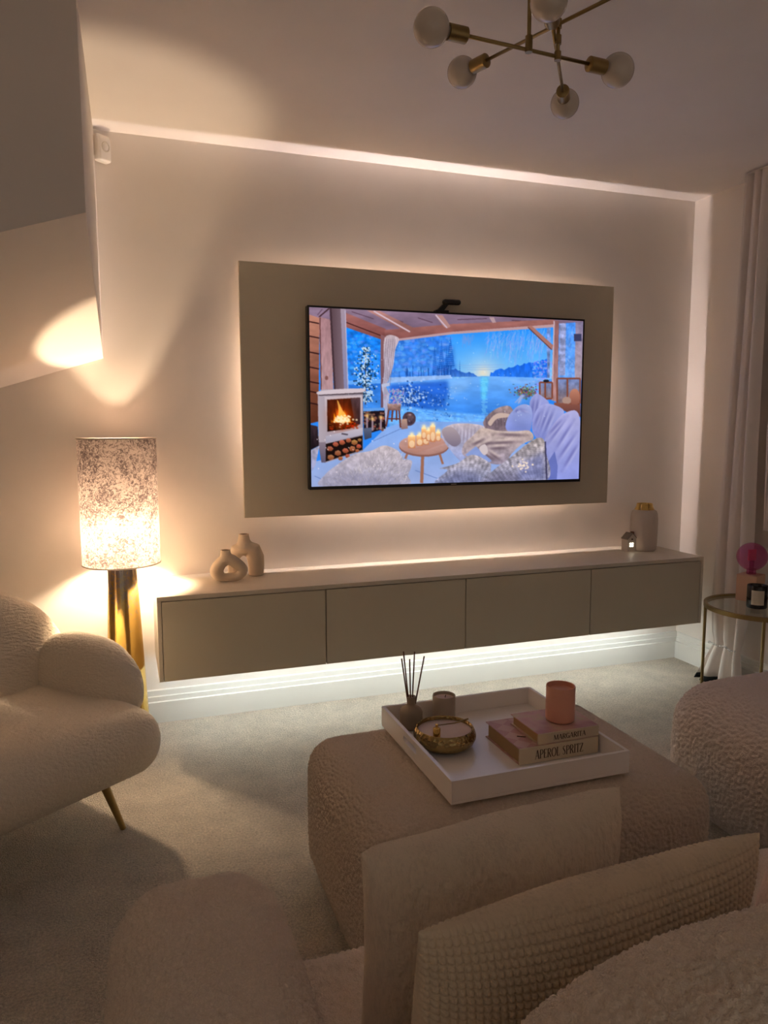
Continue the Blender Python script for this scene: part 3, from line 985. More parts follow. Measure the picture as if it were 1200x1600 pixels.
    poly(sm([(345, 175), (402, 175), (388, 225), (380, 290), (362, 345), (352, 375), (364, 410), (358, 470), (352, 545), (338, 545), (340, 420), (334, 380), (342, 320)], 6), (205, 188, 194), (176, 182, 210), NV, .35)
    for k in range(5): line((352 + 9 * k, 180), (338 + 7 * k, 370), 2.5, (140, 124, 140), .6)
    poly([(332, 366), (366, 358), (366, 372), (334, 380)], (196, 200, 220))
    # wood pile, lanterns, bucket
    poly([(258, 470), (345, 468), (350, 548), (262, 575)], (44, 32, 40))
    for k in range(48):
        x, y = r.uniform(264, 344), r.uniform(478, 556); ell(x, y, 5.5, 4.8, (118 + r.uniform(-35, 45), 84, 76)); ell(x, y, 3, 2.5, (160, 126, 116), alpha=.6)
    poly([(258, 466), (345, 462), (345, 474), (258, 478)], (120, 170, 228))
    for x, y in ((274, 500), (296, 512), (330, 506)):
        line((x, y), (x, y + 46), 7, (170, 150, 160)); glow(x, y - 4, 8, (255, 214, 150), .95)
    poly([(258, 548), (294, 544), (292, 586), (264, 596)], (112, 120, 142), (74, 82, 104))
    # stool with flowers, round lantern
    for a, b in (((362, 470), (352, 540)), ((404, 470), (410, 545)), ((378, 472), (374, 520)), ((394, 470), (394, 515))): line(a, b, 7, (122, 76, 66))
    line((358, 508), (408, 508), 5, (112, 70, 62))
    poly([(355, 446), (412, 446), (410, 474), (360, 474)], (176, 152, 146), (132, 104, 100), NZ2, .5)
    for k in range(150):
        x, y = r.normal(392, 15), r.uniform(385, 448); ell(x, y, 2.8, 2.8, (190 + r.uniform(-50, 40), 184 + r.uniform(-50, 30), 200), alpha=.7)
    ell(445, 508, 27, 29, (96, 78, 88)); ell(448, 508, 18, 21, (140, 116, 118), (70, 58, 70), nz=NZ2, amt=1.2)
    poly([(412, 510), (436, 508), (440, 548), (414, 552)], (196, 166, 150), (150, 126, 128))
    # stove
    poly([(72, 398), (92, 388), (256, 384), (258, 400), (258, 640), (105, 690), (88, 690), (76, 600)], (188, 178, 186), (150, 140, 150), None, 0, False)
    poly(sm([(74, 396), (160, 386), (256, 384), (257, 398), (160, 408), (80, 410)], 4), (214, 202, 208))
    line((76, 412), (256, 402), 4, (74, 62, 70))
    poly([(100, 418), (254, 410), (256, 545), (200, 566), (108, 576)], (208, 196, 202), (178, 168, 178))
    poly([(110, 430), (246, 420), (247, 530), (200, 550), (112, 562)], (92, 44, 26), (44, 20, 14), NV, .7)
    poly([(206, 424), (246, 420), (247, 530), (226, 540)], (96, 84, 96), (60, 52, 66), NV, .5, alpha=.75)
    glow(172, 500, 46, (210, 88, 22), .8)
    for k in range(60):
        x = r.normal(172, 20); h_ = max(10, 92 - abs(x - 168) * 2.0) * r.uniform(.5, 1.0)
        poly([(x - 7, 525), (x + 7, 525), (x + r.uniform(-9, 5), 525 - h_)], (250, 150 + r.uniform(-40, 50), 50), alpha=.45)
    poly(sm([(150, 520), (158, 480), (152, 430), (172, 470), (186, 490), (196, 520)], 5), (255, 206, 120), alpha=.75)
    for k in range(60): ell(r.normal(172, 18), r.normal(512, 9), 4.5, 4, (255, 240, 205), alpha=.75)
    for k in range(50): ell(r.uniform(120, 236), r.normal(540, 6), 5, 3, (150 + r.uniform(-60, 60), 62, 24), alpha=.7)
    poly([(106, 580), (256, 545), (257, 574), (106, 608)], (204, 196, 204), (172, 168, 184))
    line((170, 570), (196, 574), 6, (96, 86, 96))
    poly([(106, 612), (256, 578), (256, 636), (106, 686)], (40, 26, 24))
    for x, y, s_ in ((122, 632, 14), (146, 614, 13), (172, 606, 14), (198, 598, 12), (222, 606, 15), (244, 596, 9), (126, 668, 15), (156, 650, 15), (186, 640, 14), (214, 632, 15), (240, 622, 12), (166, 672, 11), (194, 662, 11), (234, 640, 9)):
        a0 = r.uniform(0, 6); poly([(x + s_ * math.cos(a0 + t) * r.uniform(.8, 1.1), y + s_ * .8 * math.sin(a0 + t)) for t in np.linspace(0, 6.28, 7)[:-1]], (206 + r.uniform(-30, 20), 142 + r.uniform(-25, 20), 104), (140, 84, 58))
    poly([(74, 606), (106, 606), (106, 690), (88, 690)], (150, 138, 148), (112, 104, 122))
    # basket on the left
    poly([(40, 532), (72, 540), (78, 620), (40, 640)], (74, 58, 64), (40, 30, 36), NV, .6)
    poly([(42, 640), (80, 620), (64, 700), (48, 726)], (190, 184, 200), (160, 164, 196), NZ2, .4)
    # sheepskin
    blob = sm([(84, 786), (104, 738), (150, 700), (220, 655), (290, 640), (345, 618), (400, 640), (420, 672), (455, 680), (452, 712), (440, 740), (442, 778), (280, 784)], 8)
    poly(blob, (208, 196, 200), (172, 170, 190), NZ2, .3)
    for k in range(1100):
        x, y = r.uniform(92, 448), r.uniform(628, 775)
        if y < 790 - (x - 84) * .62 - 10 and x < 340: continue
        if y < 622 + abs(x - 360) * .3: continue
        a0 = math.radians(90 + (x - 260) * .22 + r.uniform(-32, 32)); ln = r.uniform(9, 24)
        c = r.uniform(150, 242); line((x, y), (x + ln * math.cos(a0), y + ln * math.sin(a0) * .8), 2, (c, c * .96, c * .985), .5)
    # round table with candles
    for a, b in (((438, 650), (430, 672)), ((500, 660), (496, 772)), ((565, 640), (582, 694))): line(a, b, 13 if a[0] == 500 else 9, (166, 124, 106))
    ell(505, 622, 101, 42, (150, 112, 104)); ell(505, 615, 101, 41, (214, 180, 172), (176, 140, 132), nz=NZ3, amt=.25)
    poly([(440, 640), (575, 590), (600, 605), (470, 650)], (184, 140, 126), alpha=.45)
    for x, y, w, h_ in ((456, 630, 15, 52), (488, 620, 13, 44), (513, 615, 13, 42), (505, 592, 10, 46), (524, 600, 9, 45), (541, 604, 11, 66), (563, 600, 10, 36)):
        poly([(x - w, y - h_), (x + w, y - h_), (x + w, y), (x - w, y)], (250, 206, 152), (196, 140, 108)); ell(x, y - h_, w, 4, (255, 226, 176)); ell(x, y - h_ * .35, w * .8, h_ * .28, (255, 240, 214), alpha=.55)
        glow(x, y - h_ - 6, 9, (255, 238, 196), .95)
    # plant and lanterns by the post
    for k in range(230):
        x, y = r.normal(920, 22), r.normal(396, 12); ell(x, y, r.uniform(2, 5), r.uniform(1.5, 4), (112 + r.uniform(-50, 60), 108 + r.uniform(-40, 60), 112 + r.uniform(-40, 40)), alpha=.8)
    for k in range(16): line((905 + r.uniform(-10, 10), 410), (885 + r.uniform(-14, 14), 440 + r.uniform(0, 12)), 2, (176, 186, 220), .7)
    for x0, x1, y0, y1 in ((972, 1022, 358, 425), (1042, 1134, 342, 446)):
        poly([(x0, y0), (x1, y0), (x1, y1), (x0, y1)], (132, 148, 190), (150, 128, 128), NZ2, .4)
        for a, b in (((x0, y0), (x0, y1)), ((x1, y0), (x1, y1)), ((x0, y0), (x1, y0)), ((x0, y1), (x1, y1)), ((x0 + (x1 - x0) * .45, y0), (x0 + (x1 - x0) * .45, y1))): line(a, b, 7, (142, 92, 76))
    ell(1112, 418, 22, 34, (196, 146, 126), (150, 104, 92)); ell(1080, 432, 18, 15, (182, 156, 146)); ell(998, 352, 12, 6, (40, 44, 56))
    poly([(1030, 440), (1136, 450), (1136, 500), (1100, 490), (1030, 452)], (150, 104, 92), (112, 78, 78))
    # sofa back cushions
    def cushion(pts, c, c2, folds, cf):
        q = sm(pts, 7); poly(q, c, c2, NZ1, .18)
        for a, b in folds:
            fold(a, b, 7, cf, .75); fold((a[0] + 9, a[1] + 3), (b[0] + 9, b[1] + 3), 5, (206, 206, 236), .45)
    cushion([(932, 440), (955, 405), (978, 412), (1010, 445), (1000, 500), (940, 520)], (176, 178, 218), (140, 148, 204), [((950, 420), (938, 500)), ((968, 416), (952, 500))], (122, 124, 176))
    cushion([(940, 540), (960, 470), (1005, 445), (1068, 472), (1048, 520), (1000, 590), (960, 588)], (178, 180, 220), (150, 158, 214), [((990, 455), (958, 560)), ((1010, 460), (968, 570)), ((1030, 468), (985, 575)), ((975, 470), (948, 545))], (124, 126, 178))
    cushion([(990, 600), (1020, 540), (1075, 482), (1132, 500), (1136, 752), (1002, 756), (994, 680)], (186, 184, 220), (156, 164, 220), [((1085, 495), (1004, 610)), ((1110, 510), (1030, 640)), ((1120, 560), (1040, 680)), ((1070, 500), (1000, 580)), ((1130, 600), (1060, 720))], (126, 126, 180))
    poly([(1000, 690), (1032, 640), (1044, 700), (1040, 756), (1002, 756)], (96, 108, 170), alpha=.6)
    # seat, arm and blankets
    poly(sm([(575, 560), (620, 530), (700, 528), (760, 545), (800, 600), (780, 690), (680, 700), (600, 620)], 7), (206, 194, 200), (160, 172, 214), NZ2, .25)
    for k in range(11): fold((600 + 14 * k, 538), (588 + 15 * k, 618), 4, (150, 138, 152), .6)
    poly(sm([(578, 556), (610, 540), (640, 560), (655, 600), (630, 622), (596, 600)], 6), (186, 172, 176), (140, 130, 146))
    poly(sm([(745, 520), (790, 470), (850, 455), (870, 500), (850, 560), (770, 556)], 7), (170, 152, 152), (140, 124, 134), NZ2, .5)
    for k in range(9): fold((755 + 12 * k, 475 + r.uniform(0, 15)), (760 + 12 * k, 550), 5, (104, 90, 102), .6)
    poly(sm([(765, 520), (800, 486), (850, 488), (846, 500), (800, 508), (775, 536)], 6), (206, 186, 178))
    cushion([(838, 552), (845, 500), (885, 455), (925, 450), (942, 480), (932, 560), (890, 572)], (178, 186, 226), (138, 150, 208), [((885, 466), (925, 480)), ((870, 480), (890, 470))], (116, 120, 172))
    poly(sm([(660, 650), (668, 610), (705, 575), (740, 545), (800, 556), (860, 560), (930, 556), (946, 590), (900, 612), (860, 650), (830, 690), (770, 690), (720, 660), (690, 668)], 7), (206, 188, 180), (166, 156, 172), NZ2, .35)
    for a, b in (((690, 620), (760, 585)), ((700, 640), (800, 590)), ((780, 570), (930, 575)), ((740, 610), (900, 600)), ((760, 630), (850, 625)), ((730, 640), (800, 680)), ((760, 640), (820, 680))):
        fold(a, b, 8, (118, 102, 112), .8); fold((a[0], a[1] - 11), (b[0], b[1] - 11), 6, (228, 212, 206), .6)
    poly([(672, 655), (715, 620), (780, 680), (740, 700)], (150, 172, 224), alpha=.8)
    poly(sm([(728, 628), (752, 612), (764, 640), (748, 656)], 6), (214, 202, 204))
    # knitted cushions
    def knit(pts, c, c2, cx, cy):
        q = sm(pts, 8); poly(q, c, c2, NZ2, .35)
        m = mask(q)
        sl, ins = m
        ph = np.arctan2(YY[sl] - cy, XX[sl] - cx)
        d_ = np.hypot(YY[sl] - cy, XX[sl] - cx)
        w_ = (.945 + .055 * np.sin(ph * 74 + 2.5 * np.sin(d_ * .05))) * (.975 + .04 * np.sin(d_ * .8 + ph * 9)) * (.86 + .28 * NZ2[sl])
        reg = im[sl]; reg[ins] *= w_[ins][:, None]
    knit([(552, 776), (600, 720), (570, 712), (640, 690), (700, 655), (760, 680), (776, 706), (744, 770)], (206, 196, 200), (156, 162, 194), 700, 900)
    knit([(742, 770), (790, 715), (860, 660), (940, 596), (984, 588), (996, 640), (996, 760)], (210, 198, 196), (164, 164, 190), 960, 860)
    soft([(900, 690), (990, 640), (994, 756), (880, 760)], (120, 128, 180), alpha=.5, feather=12)
    soft([(560, 776), (640, 720), (720, 730), (740, 772)], (110, 112, 146), alpha=.5, feather=12)
    soft([(745, 775), (800, 730), (880, 730), (900, 768)], (112, 108, 132), alpha=.45, feather=12)
    soft([(100, 784), (180, 730), (330, 740), (430, 770), (300, 785)], (150, 146, 168), alpha=.45, feather=14)
    for k in range(26): ell(r.normal(905, 18), r.normal(700, 10), 4, 4, (250, 232, 214), alpha=.7)
    line((994, 600), (1000, 756), 6, (62, 60, 92), .8)
    # drifting snow lights
    for k in range(90): ell(r.uniform(190, 1000), r.uniform(150, 520), 1.8, 1.8, (225, 238, 252), alpha=.6)
    for k in range(16): ell(r.uniform(60, 450), r.uniform(560, 780), 2.3, 2.3, (250, 236, 240), alpha=.8)
    # lens softness, then the panel's contrast and blue punch
    im[:] = np.clip(im, 0, 255)
    for ch in range(3):
        im[..., ch] = box1(box1(im[..., ch], 1, 0), 1, 1)
    x = (im / 255.0) ** 1.22
    g = x.mean(-1, keepdims=True)
    im[:] = np.clip(g + (x - g) * 1.12, 0, 1) * 255
    return im

def build_screen():
    im = paint_screen()
    nu, nv_ = 521, 297
    # canvas corners of the visible picture: TL, TR, BR, BL
    src = np.array([(36, 47), (1147, 108), (1128, 752), (48, 790)], float)
    dst = np.array([(0, 0), (1, 0), (1, 1), (0, 1)], float)
    A = []; b = []
    for (x, y), (u, v) in zip(src, dst):
        A.append([u, v, 1, 0, 0, 0, -u * x, -v * x]); b.append(x)
        A.append([0, 0, 0, u, v, 1, -u * y, -v * y]); b.append(y)
    h = np.linalg.solve(np.array(A), np.array(b))
    uu, vv = np.meshgrid(np.linspace(0, 1, nu), np.linspace(0, 1, nv_))
    w = h[6] * uu + h[7] * vv + 1
    px = (h[0] * uu + h[1] * vv + h[2]) / w; py = (h[3] * uu + h[4] * vv + h[5]) / w
    acc = 0
    for ox, oy in ((0, 0), (-.7, -.7), (.7, -.7), (-.7, .7), (.7, .7)):
        acc = acc + im[np.clip(py + oy, 0, 834).astype(int), np.clip(px + ox, 0, 1199).astype(int)]
    c = acc / 5 / 255.0
    lin = np.where(c <= .04045, c / 12.92, ((c + .055) / 1.055) ** 2.4)
    sx0, sx1, sz0, sz1 = TX0 + bz, TX1 - bz, TZ0 + .0145, TZ1 - bz
    X = sx0 + uu * (sx1 - sx0); Z = sz1 + vv * (sz0 - sz1)
    co = np.stack([X, np.full_like(X, -.1238), Z], -1).reshape(-1, 3)
    ii, jj = np.meshgrid(np.arange(nv_ - 1), np.arange(nu - 1), indexing='ij')
    a = (ii * nu + jj).ravel()
    f = np.stack([a, a + nu, a + nu + 1, a + 1], 1)
    me = bpy.data.meshes.new('screen')
    me.vertices.add(len(co)); me.vertices.foreach_set('co', co.ravel())
    me.loops.add(f.size); me.loops.foreach_set('vertex_index', f.ravel())
    me.polygons.add(len(f)); me.polygons.foreach_set('loop_start', np.arange(0, f.size, 4)); me.polygons.foreach_set('loop_total', np.full(len(f), 4))
    me.update()
    at = me.color_attributes.new('picture', 'FLOAT_COLOR', 'POINT')
    at.data.foreach_set('color', np.concatenate([lin.reshape(-1, 3), np.ones((nu * nv_, 1))], 1).astype(np.float32).ravel())
    m = bpy.data.materials.new('screen picture'); m.use_nodes = True
    nt = m.node_tree; nt.nodes.clear()
    o_ = nt.nodes.new('ShaderNodeOutputMaterial'); e = nt.nodes.new('ShaderNodeEmission'); ca = nt.nodes.new('ShaderNodeVertexColor')
    ca.layer_name = 'picture'; e.inputs[1].default_value = SCREEN_STRENGTH
    nt.links.new(ca.outputs[0], e.inputs[0]); nt.links.new(e.outputs[0], o_.inputs[0])
    m.cycles.emission_sampling = 'NONE'
    me.materials.append(m)
    o = bpy.data.objects.new('screen', me); COL.objects.link(o)
    o.parent = tv; o.matrix_parent_inverse = wm(tv).inverted()
    o['label'] = 'lit screen picturing a snowy lakeside cabin terrace'
    return o
build_screen()


wc = empty('webcam', (.88, -.105, TZ1), 0, 'small black camera bar clipped on top of the television', 'camera')
MB().bbox(.848, .915, -.122, -.088, TZ1 + .0003, TZ1 + .010, .002).build('clip', 'black', wc)
MB().extrude([(.862, TZ1 + .010), (.893, TZ1 + .010), (.918, TZ1 + .040), (.890, TZ1 + .040)], 'Y', -.115, -.095).build('arm', 'black', wc)
vsb, fsb = rbox_data(.046, .016, .0125, .0115, 5, 3)
MB().add([(x + .935, y - .107, z + TZ1 + .051) for x, y, z in vsb], fsb).build('camera_body', 'black', wc, True)

# ================================================================== FLOOR LAMP
LX, LYY = -0.605, -0.21
lamp = empty('floor_lamp', (LX, LYY, 0), 0, 'lit floor lamp with mottled mauve drum shade on a tapered gold base', 'lamp')
MB().lathe([(.088, 0.0), (.0905, .006), (.0885, .012), (.058, .765), (.054, .785), (.03, .792)], (LX, LYY, 0), 64).build('base', 'mercury', lamp, angle=35)
MB().tube([(LX, LYY, .79), (LX, LYY, .868)], .012, 16).build('socket', 'brass', lamp, angle=40)
MB().sphere((LX, LYY, .900), .034).build('light_bulb', 'lamp_bulb', lamp, True)
SR, SZ0, SZ1 = .1545, .786, 1.303
sh = MB().lathe([(SR, SZ0 + (SZ1 - SZ0) * i / 8) for i in range(9)], (LX, LYY, 0), 96, caps=False).build('lamp_shade', 'shade', lamp, True)
for z in (SZ0, SZ1):
    MB().tube([(LX + SR * math.cos(a), LYY + SR * math.sin(a), z) for a in [2 * math.pi * i / 64 for i in range(64)]], .0028, 8, closed=True).build('shade_rim', 'ceramic_grey', sh, True)
sp = MB()
for k in range(3):
    a = 2 * math.pi * k / 3 + .5
    sp.tube([(LX, LYY, .82), (LX + .05 * math.cos(a), LYY + .05 * math.sin(a), .82), (LX + SR * math.cos(a), LYY + SR * math.sin(a), SZ0 + .003)], .0018, 6)
sp.build('shade_carrier', 'brass', sh, True)

# ================================================================== VASES AND ORNAMENTS ON THE UNIT
def remeshed(mb, name, m, parent, voxel=.003, it=8):
    o = mb.build(name, m, parent, True)
    r = o.modifiers.new('r', 'REMESH'); r.mode = 'VOXEL'; r.voxel_size = voxel; r.use_smooth_shade = True
    s = o.modifiers.new('s', 'SMOOTH'); s.iterations = it; s.factor = 0.5
    return o

def blob_loop(cx, cz, pts, rad, n=72):
    """closed tube through control points (x, z) with radius varying, squashed in depth"""
    m = len(pts); out = []; rr = []
    per = n // m
    for i in range(m):
        a, b, c, d = [Vector((p[0], 0, p[1])) for p in (pts[i - 1], pts[i], pts[(i + 1) % m], pts[(i + 2) % m])]
        ra, rb = rad[i], rad[(i + 1) % m]
        for k in range(per):
            t = k / per
            q = 0.5 * ((2 * b) + (c - a) * t + (2 * a - 5 * b + 4 * c - d) * t * t + (3 * b - a - 3 * c + d) * t ** 3)
            out.append((cx + q.x, 0, cz + q.z)); rr.append(ra + (rb - ra) * t)
    return out, rr

# doughnut vase (front); dims in metres, built upright about its own axis then placed
CT = CZ1 + .0005
dv = empty('donut_vase', (-.172, -.225, CT), 0, 'small matt beige vase with a round hole through its body', 'vase')
mb = MB()
pts, rr = blob_loop(0, 0, [(-.048, .052), (-.032, .092), (.002, .115), (.036, .095), (.062, .062), (.048, .030), (0.0, .022), (-.030, .024)],
                    [.030, .028, .030, .027, .024, .022, .021, .025])
mb.tube(pts, rr, 20, closed=True)
mb.tube([(-.006, 0, .105), (-.008, 0, .135), (-.008, 0, .160)], [.034, .024, .0215], 20)
mb.v = [(x, y * 0.92, max(z, 0.004) * .86) for x, y, z in mb.v]
mt = Matrix.Translation((-.172, -.225, CT)) @ Matrix.Rotation(-.25, 4, 'Z')
body = remeshed(mb.xf(mt), 'body', 'ceramic', dv, .0028, 6)
MB().tube([mt @ Vector((-.008 + .0195 * math.cos(a), .0195 * math.sin(a), .161 * .86)) for a in [2 * math.pi * i / 32 for i in range(32)]], .0028, 8, closed=True).build('rim', 'ceramic', dv, True)
MB().lathe([(.0175, 0), (.0175, .0012)], mt @ Vector((-.008, 0, .1605 * .86)), 24).build('opening', 'ink', dv)  # dark disc painted in for the shaded inside of the neck
# arch vase (behind)
av = empty('arch_vase', (-.077, -.112, CT), 0, 'taller matt beige arch-shaped vase with a narrow neck behind the vase with a hole', 'vase')
mb = MB()
mb.tube([(.046, 0, 0), (.047, 0, .05), (.044, 0, .10), (.030, 0, .138), (.0, 0, .150), (-.036, 0, .135), (-.052, 0, .10), (-.058, 0, .05), (-.058, 0, 0)],
        [.034, .036, .039, .043, .045, .036, .027, .023, .021], 24)
mb.tube([(-.002, 0, .15), (-.006, 0, .19), (-.006, 0, .222)], [.048, .028, .0225], 24)
mb.v = [(x, y * 1.0, max(z, 0.0) * .84) for x, y, z in mb.v]
mt = Matrix.Translation((-.077, -.112, CT)) @ Matrix.Rotation(-.2, 4, 'Z')
remeshed(mb.xf(mt), 'body', 'ceramic', av, .003, 6)
MB().tube([mt @ Vector((-.006 + .0205 * math.cos(a), .0205 * math.sin(a), .2225 * .84)) for a in [2 * math.pi * i / 32 for i in range(32)]], .0028, 8, closed=True).build('rim', 'ceramic', av, True)
MB().lathe([(.0185, 0), (.0185, .0012)], mt @ Vector((-.006, 0, .222 * .84)), 24).build('opening', 'ink', av)  # same dark disc in place of a shaded mouth

# white jar vase with gold neck
jv = empty('jar_vase', (2.066, -.150, CT), 0, 'tall pale cylindrical vase with a shiny gold neck on the cabinet', 'vase')
c = (2.066, -.150, CT)
MB().lathe([(.062, 0), (.0685, .006), (.0705, .03), (.0715, .10), (.071, .17), (.069, .198), (.063, .213), (.052, .221), (.049, .2215)], c, 56).build('body', 'ceramic_grey', jv, angle=60)
MB().lathe([(.0525, .2205), (.048, .229), (.0435, .238), (.042, .249), (.0405, .2535), (.038, .249), (.037, .232)], c, 48).build('neck', 'gold', jv, angle=60)

# little ceramic house
hx, hy = 1.975, -.150
hs = empty('ceramic_house', (hx, hy, CT), 0, 'tiny white ceramic house with window openings painted bright beside the pale jar vase', 'ornament')
w, d, hh, rf = .029, .026, .067, .095
hb = MB().extrude([(hx - w, CT), (hx + w, CT), (hx + w, CT + hh), (hx, CT + rf), (hx - w, CT + hh)], 'Y', hy - d, hy + d)
hb.build('body', 'ceramic_grey', hs)
rfm = MB()
for sx in (-1, 1):
    rfm.extrude([(hx, CT + rf + .0002), (hx + sx * (w + .003), CT + hh - .0027), (hx + sx * (w + .003), CT + hh + .0020), (hx, CT + rf + .005)], 'Y', hy - d - .002, hy + d + .002)
rfm.build('roof', 'rod', hs)
MB().bbox(hx + .008, hx + .022, hy - .012, hy + .004, CT + .072, CT + .104, .001).build('chimney', 'reed', hs)
M['house_glow'] = emis('painted opening glow', (1.0, 0.86, 0.62), 1.1)  # emission stands in for the bright wall seen through the openings, no light inside
for ix in (-1, 1):
    for iz in (0, 1):
        MB().bbox(hx - .005 + ix * .0067 - .0045, hx - .005 + ix * .0067 + .0045, hy - d - .0015, hy - d + .001, CT + .026 + iz * .0125, CT + .0345 + iz * .0125, .0006).build('glow_pane', 'house_glow', hs)
MB().tube([(hx - .002, hy - d - .0012, CT + .066), (hx - .002, hy - d + .002, CT + .066)], .0048, 16).build('round_hole_shade', 'ink', hs)  # dark plug, shade of the hole put into its colour

# ================================================================== ALARM SENSOR IN THE CORNER
sn = empty('motion_sensor', (-.606, -.05, 2.44), 0, 'white plastic motion sensor in the top corner beside the boxed soffit', 'sensor')
mt = Matrix.Translation((-.612, -.034, 2.49)) @ Matrix.Rotation(math.radians(38), 4, 'Z')
vsb, fsb = rbox_data(.030, .020, .055, .010, 5, 6)
def nose(v):
    t = max(0, v[2] / .055)
    return (v[0], v[1] + (.014 * t ** 3 if v[1] < 0 else 0), v[2])
MB().add([nose(v) for v in vsb], fsb).xf(mt).build('housing', 'white_plastic', sn, True)
ring = MB()
ring.tube([(.017 * math.cos(a), -.0205, .002 + .019 * math.sin(a)) for a in [2 * math.pi * i / 32 for i in range(32)]], .0018, 8, closed=True)
ring.xf(mt).build('lens_ring', 'unit', sn, True)
lens = MB().sphere((0, 0, 0), .013, 20, 12).xf(mt @ Matrix.Translation((0, -.018, .002)) @ Matrix.Diagonal((1, .5, 1.15, 1))).build('lens', 'white_plastic', sn, True)
MB().box(-.028, .028, .016, .026, -.03, .045).xf(mt).build('bracket', 'white_plastic', sn)

# ================================================================== SMALL SOFA (LEFT)
TH = math.radians(35)
nv = Vector((math.sin(TH), -math.cos(TH), 0)); tvv = Vector((-math.cos(TH), -math.sin(TH), 0))
B0 = Vector((-.893, -.545, 0))
def CH(u, v, z):       # u along the width from the lamp end, v forward from the back crease
    p = B0 + tvv * u + nv * v
    return (p.x, p.y, z)
chm = empty('loveseat', CH(.6, .25, 0), 0, 'cream boucle loveseat with rounded back and arms on slim brass legs', 'sofa')
UW = 1.35
def CHA(u, v, z):
    return np.stack([B0.x + tvv.x * u + nv.x * v, B0.y + tvv.y * u + nv.y * v, z], -1)
def seatfn(P):
    return CHA(P[:, 0] + UW / 2 - .03, P[:, 1] + .22, P[:, 2] + .305 - .010 * P[:, 1] / .345)
nubby_box('seat', (-.78, -.345, -.115), (.78, .345, .115), .113, .0040, 'boucle_chair', chm, .0080, .0042, .012, seatfn)
# back: one tall dome in the middle
ol = smooth_closed([(-.03, .30), (-.085, .42), (-.07, .56), (.03, .70), (.23, .80), (.50, .845), (.85, .845), (1.09, .80), (1.26, .70), (1.35, .56), (1.37, .42), (1.32, .30), (.68, .28)], 520)
nubby_puffy(ol, .25, lambda a, b, t: CHA(a - .045, -.052 - t - .10 * (b - .4), b), 90, 3.2, 2.2, 'backrest', 'boucle_chair', chm, .0080, .0042)
# arms: rounded tongues sweeping forward
aol = smooth_closed([(-.13, .36), (-.13, .49), (-.05, .568), (.09, .602), (.24, .582), (.345, .51), (.385, .43), (.375, .35), (.28, .315), (.08, .31)], 300)
for side in (0, 1):
    def AP(a, b, t, side=side):
        fl = -.085 * (np.maximum(0, a + .1) / .5) ** 1.3          # flares outwards to the front
        u = -.035 + fl + t - .10 * (b - .4)
        return CHA(u if side == 0 else UW - u, a, b)
    nubby_puffy(aol, .20, AP, 56 if side == 0 else 20, 3.0, 2.2, 'armrest', 'boucle_chair', chm, .0080, .0042)
for (u, v, du, dv_) in ((.06, .415, -.055, .045), (1.29, .43, .06, .055), (.06, .0, -.06, -.05), (1.29, .0, .06, -.05)):
    top = CH(u, v, .215); bot = CH(u + du, v + dv_, .0)
    lg = MB().tube([top, bot], [.0165, .0095], 20).build('leg', 'brass_leg', chm, angle=40)

# ================================================================== OTTOMAN
ott = empty('ottoman', (.39, -1.66, 0), 0, 'large square oatmeal boucle ottoman carrying the white tray', 'ottoman')
nubby_box('upholstery', (-.105, -2.01, .012), (.868, -1.335, .432), .085, .0033, 'boucle_otto', ott, .0088, .0085, .012, None, {2: np.concatenate([np.arange(.012, .10, .012), np.arange(.10, .432, .0033), [.432]])})
for x in (-.02, .80):
    for y in (-1.93, -1.42):
        MB().lathe([(.02, 0), (.024, .03)], (x, y, 0), 16).build('foot', 'black', ott)

# ================================================================== SOFA IN THE FOREGROUND
sofa = empty('sofa', (.35, -2.6, 0), 0, 'cream boucle sofa in the foreground with rounded arm and low back', 'sofa')
nubby_box('seat', (-.40, -3.02, .05), (1.30, -2.205, .402), .07, .0095, 'boucle', sofa, .0095, .0100, .010, None, {0: np.concatenate([np.arange(-.40, -.10, .0045), np.arange(-.10, 1.30, .016), [1.30]]), 1: np.concatenate([np.arange(-3.02, -2.7, .03), np.arange(-2.7, -2.205, .0045), [-2.205]])})
def armfn(P):
    x, y, z = P.T
    t = (z - .06) / .54
    s = (x + .655) / .32
    return np.stack([x - .030 * t * t * s + .02 * t * (1 - s), y - .05 * t * t, z], -1)
nubby_box('armrest', (-.655, -3.04, .04), (-.335, -2.165, .622), .105, .0026, 'boucle', sofa, .0088, .0088, .014, armfn, {1: np.concatenate([np.arange(-3.04, -2.74, .02), np.arange(-2.74, -2.165, .0026), [-2.165]]), 2: np.concatenate([np.arange(.04, .30, .02), np.arange(.30, .622, .0026), [.622]])})
def backfn(P):
    x, y, z = P.T
    return np.stack([x, y - .03 * (z - .4), z - .10 * np.maximum(0, (-.05 - x) / .28) ** 2], -1)
nubby_box('backrest', (-.335, -3.10, .20), (1.30, -2.845, .872), .115, .0026, 'boucle', sofa, .0072, .0085, .014, backfn,
          {0: np.concatenate([np.arange(-.335, .20, .0026), np.arange(.20, 1.30, .02), [1.30]]), 2: np.concatenate([np.arange(.20, .70, .02), np.arange(.70, .872, .0026), [.872]])})
for x in (-.55, 1.2):
    for y in (-2.95, -2.3):
        MB().lathe([(.018, 0), (.022, .055)], (x, y, 0), 16).build('foot', 'black', sofa)

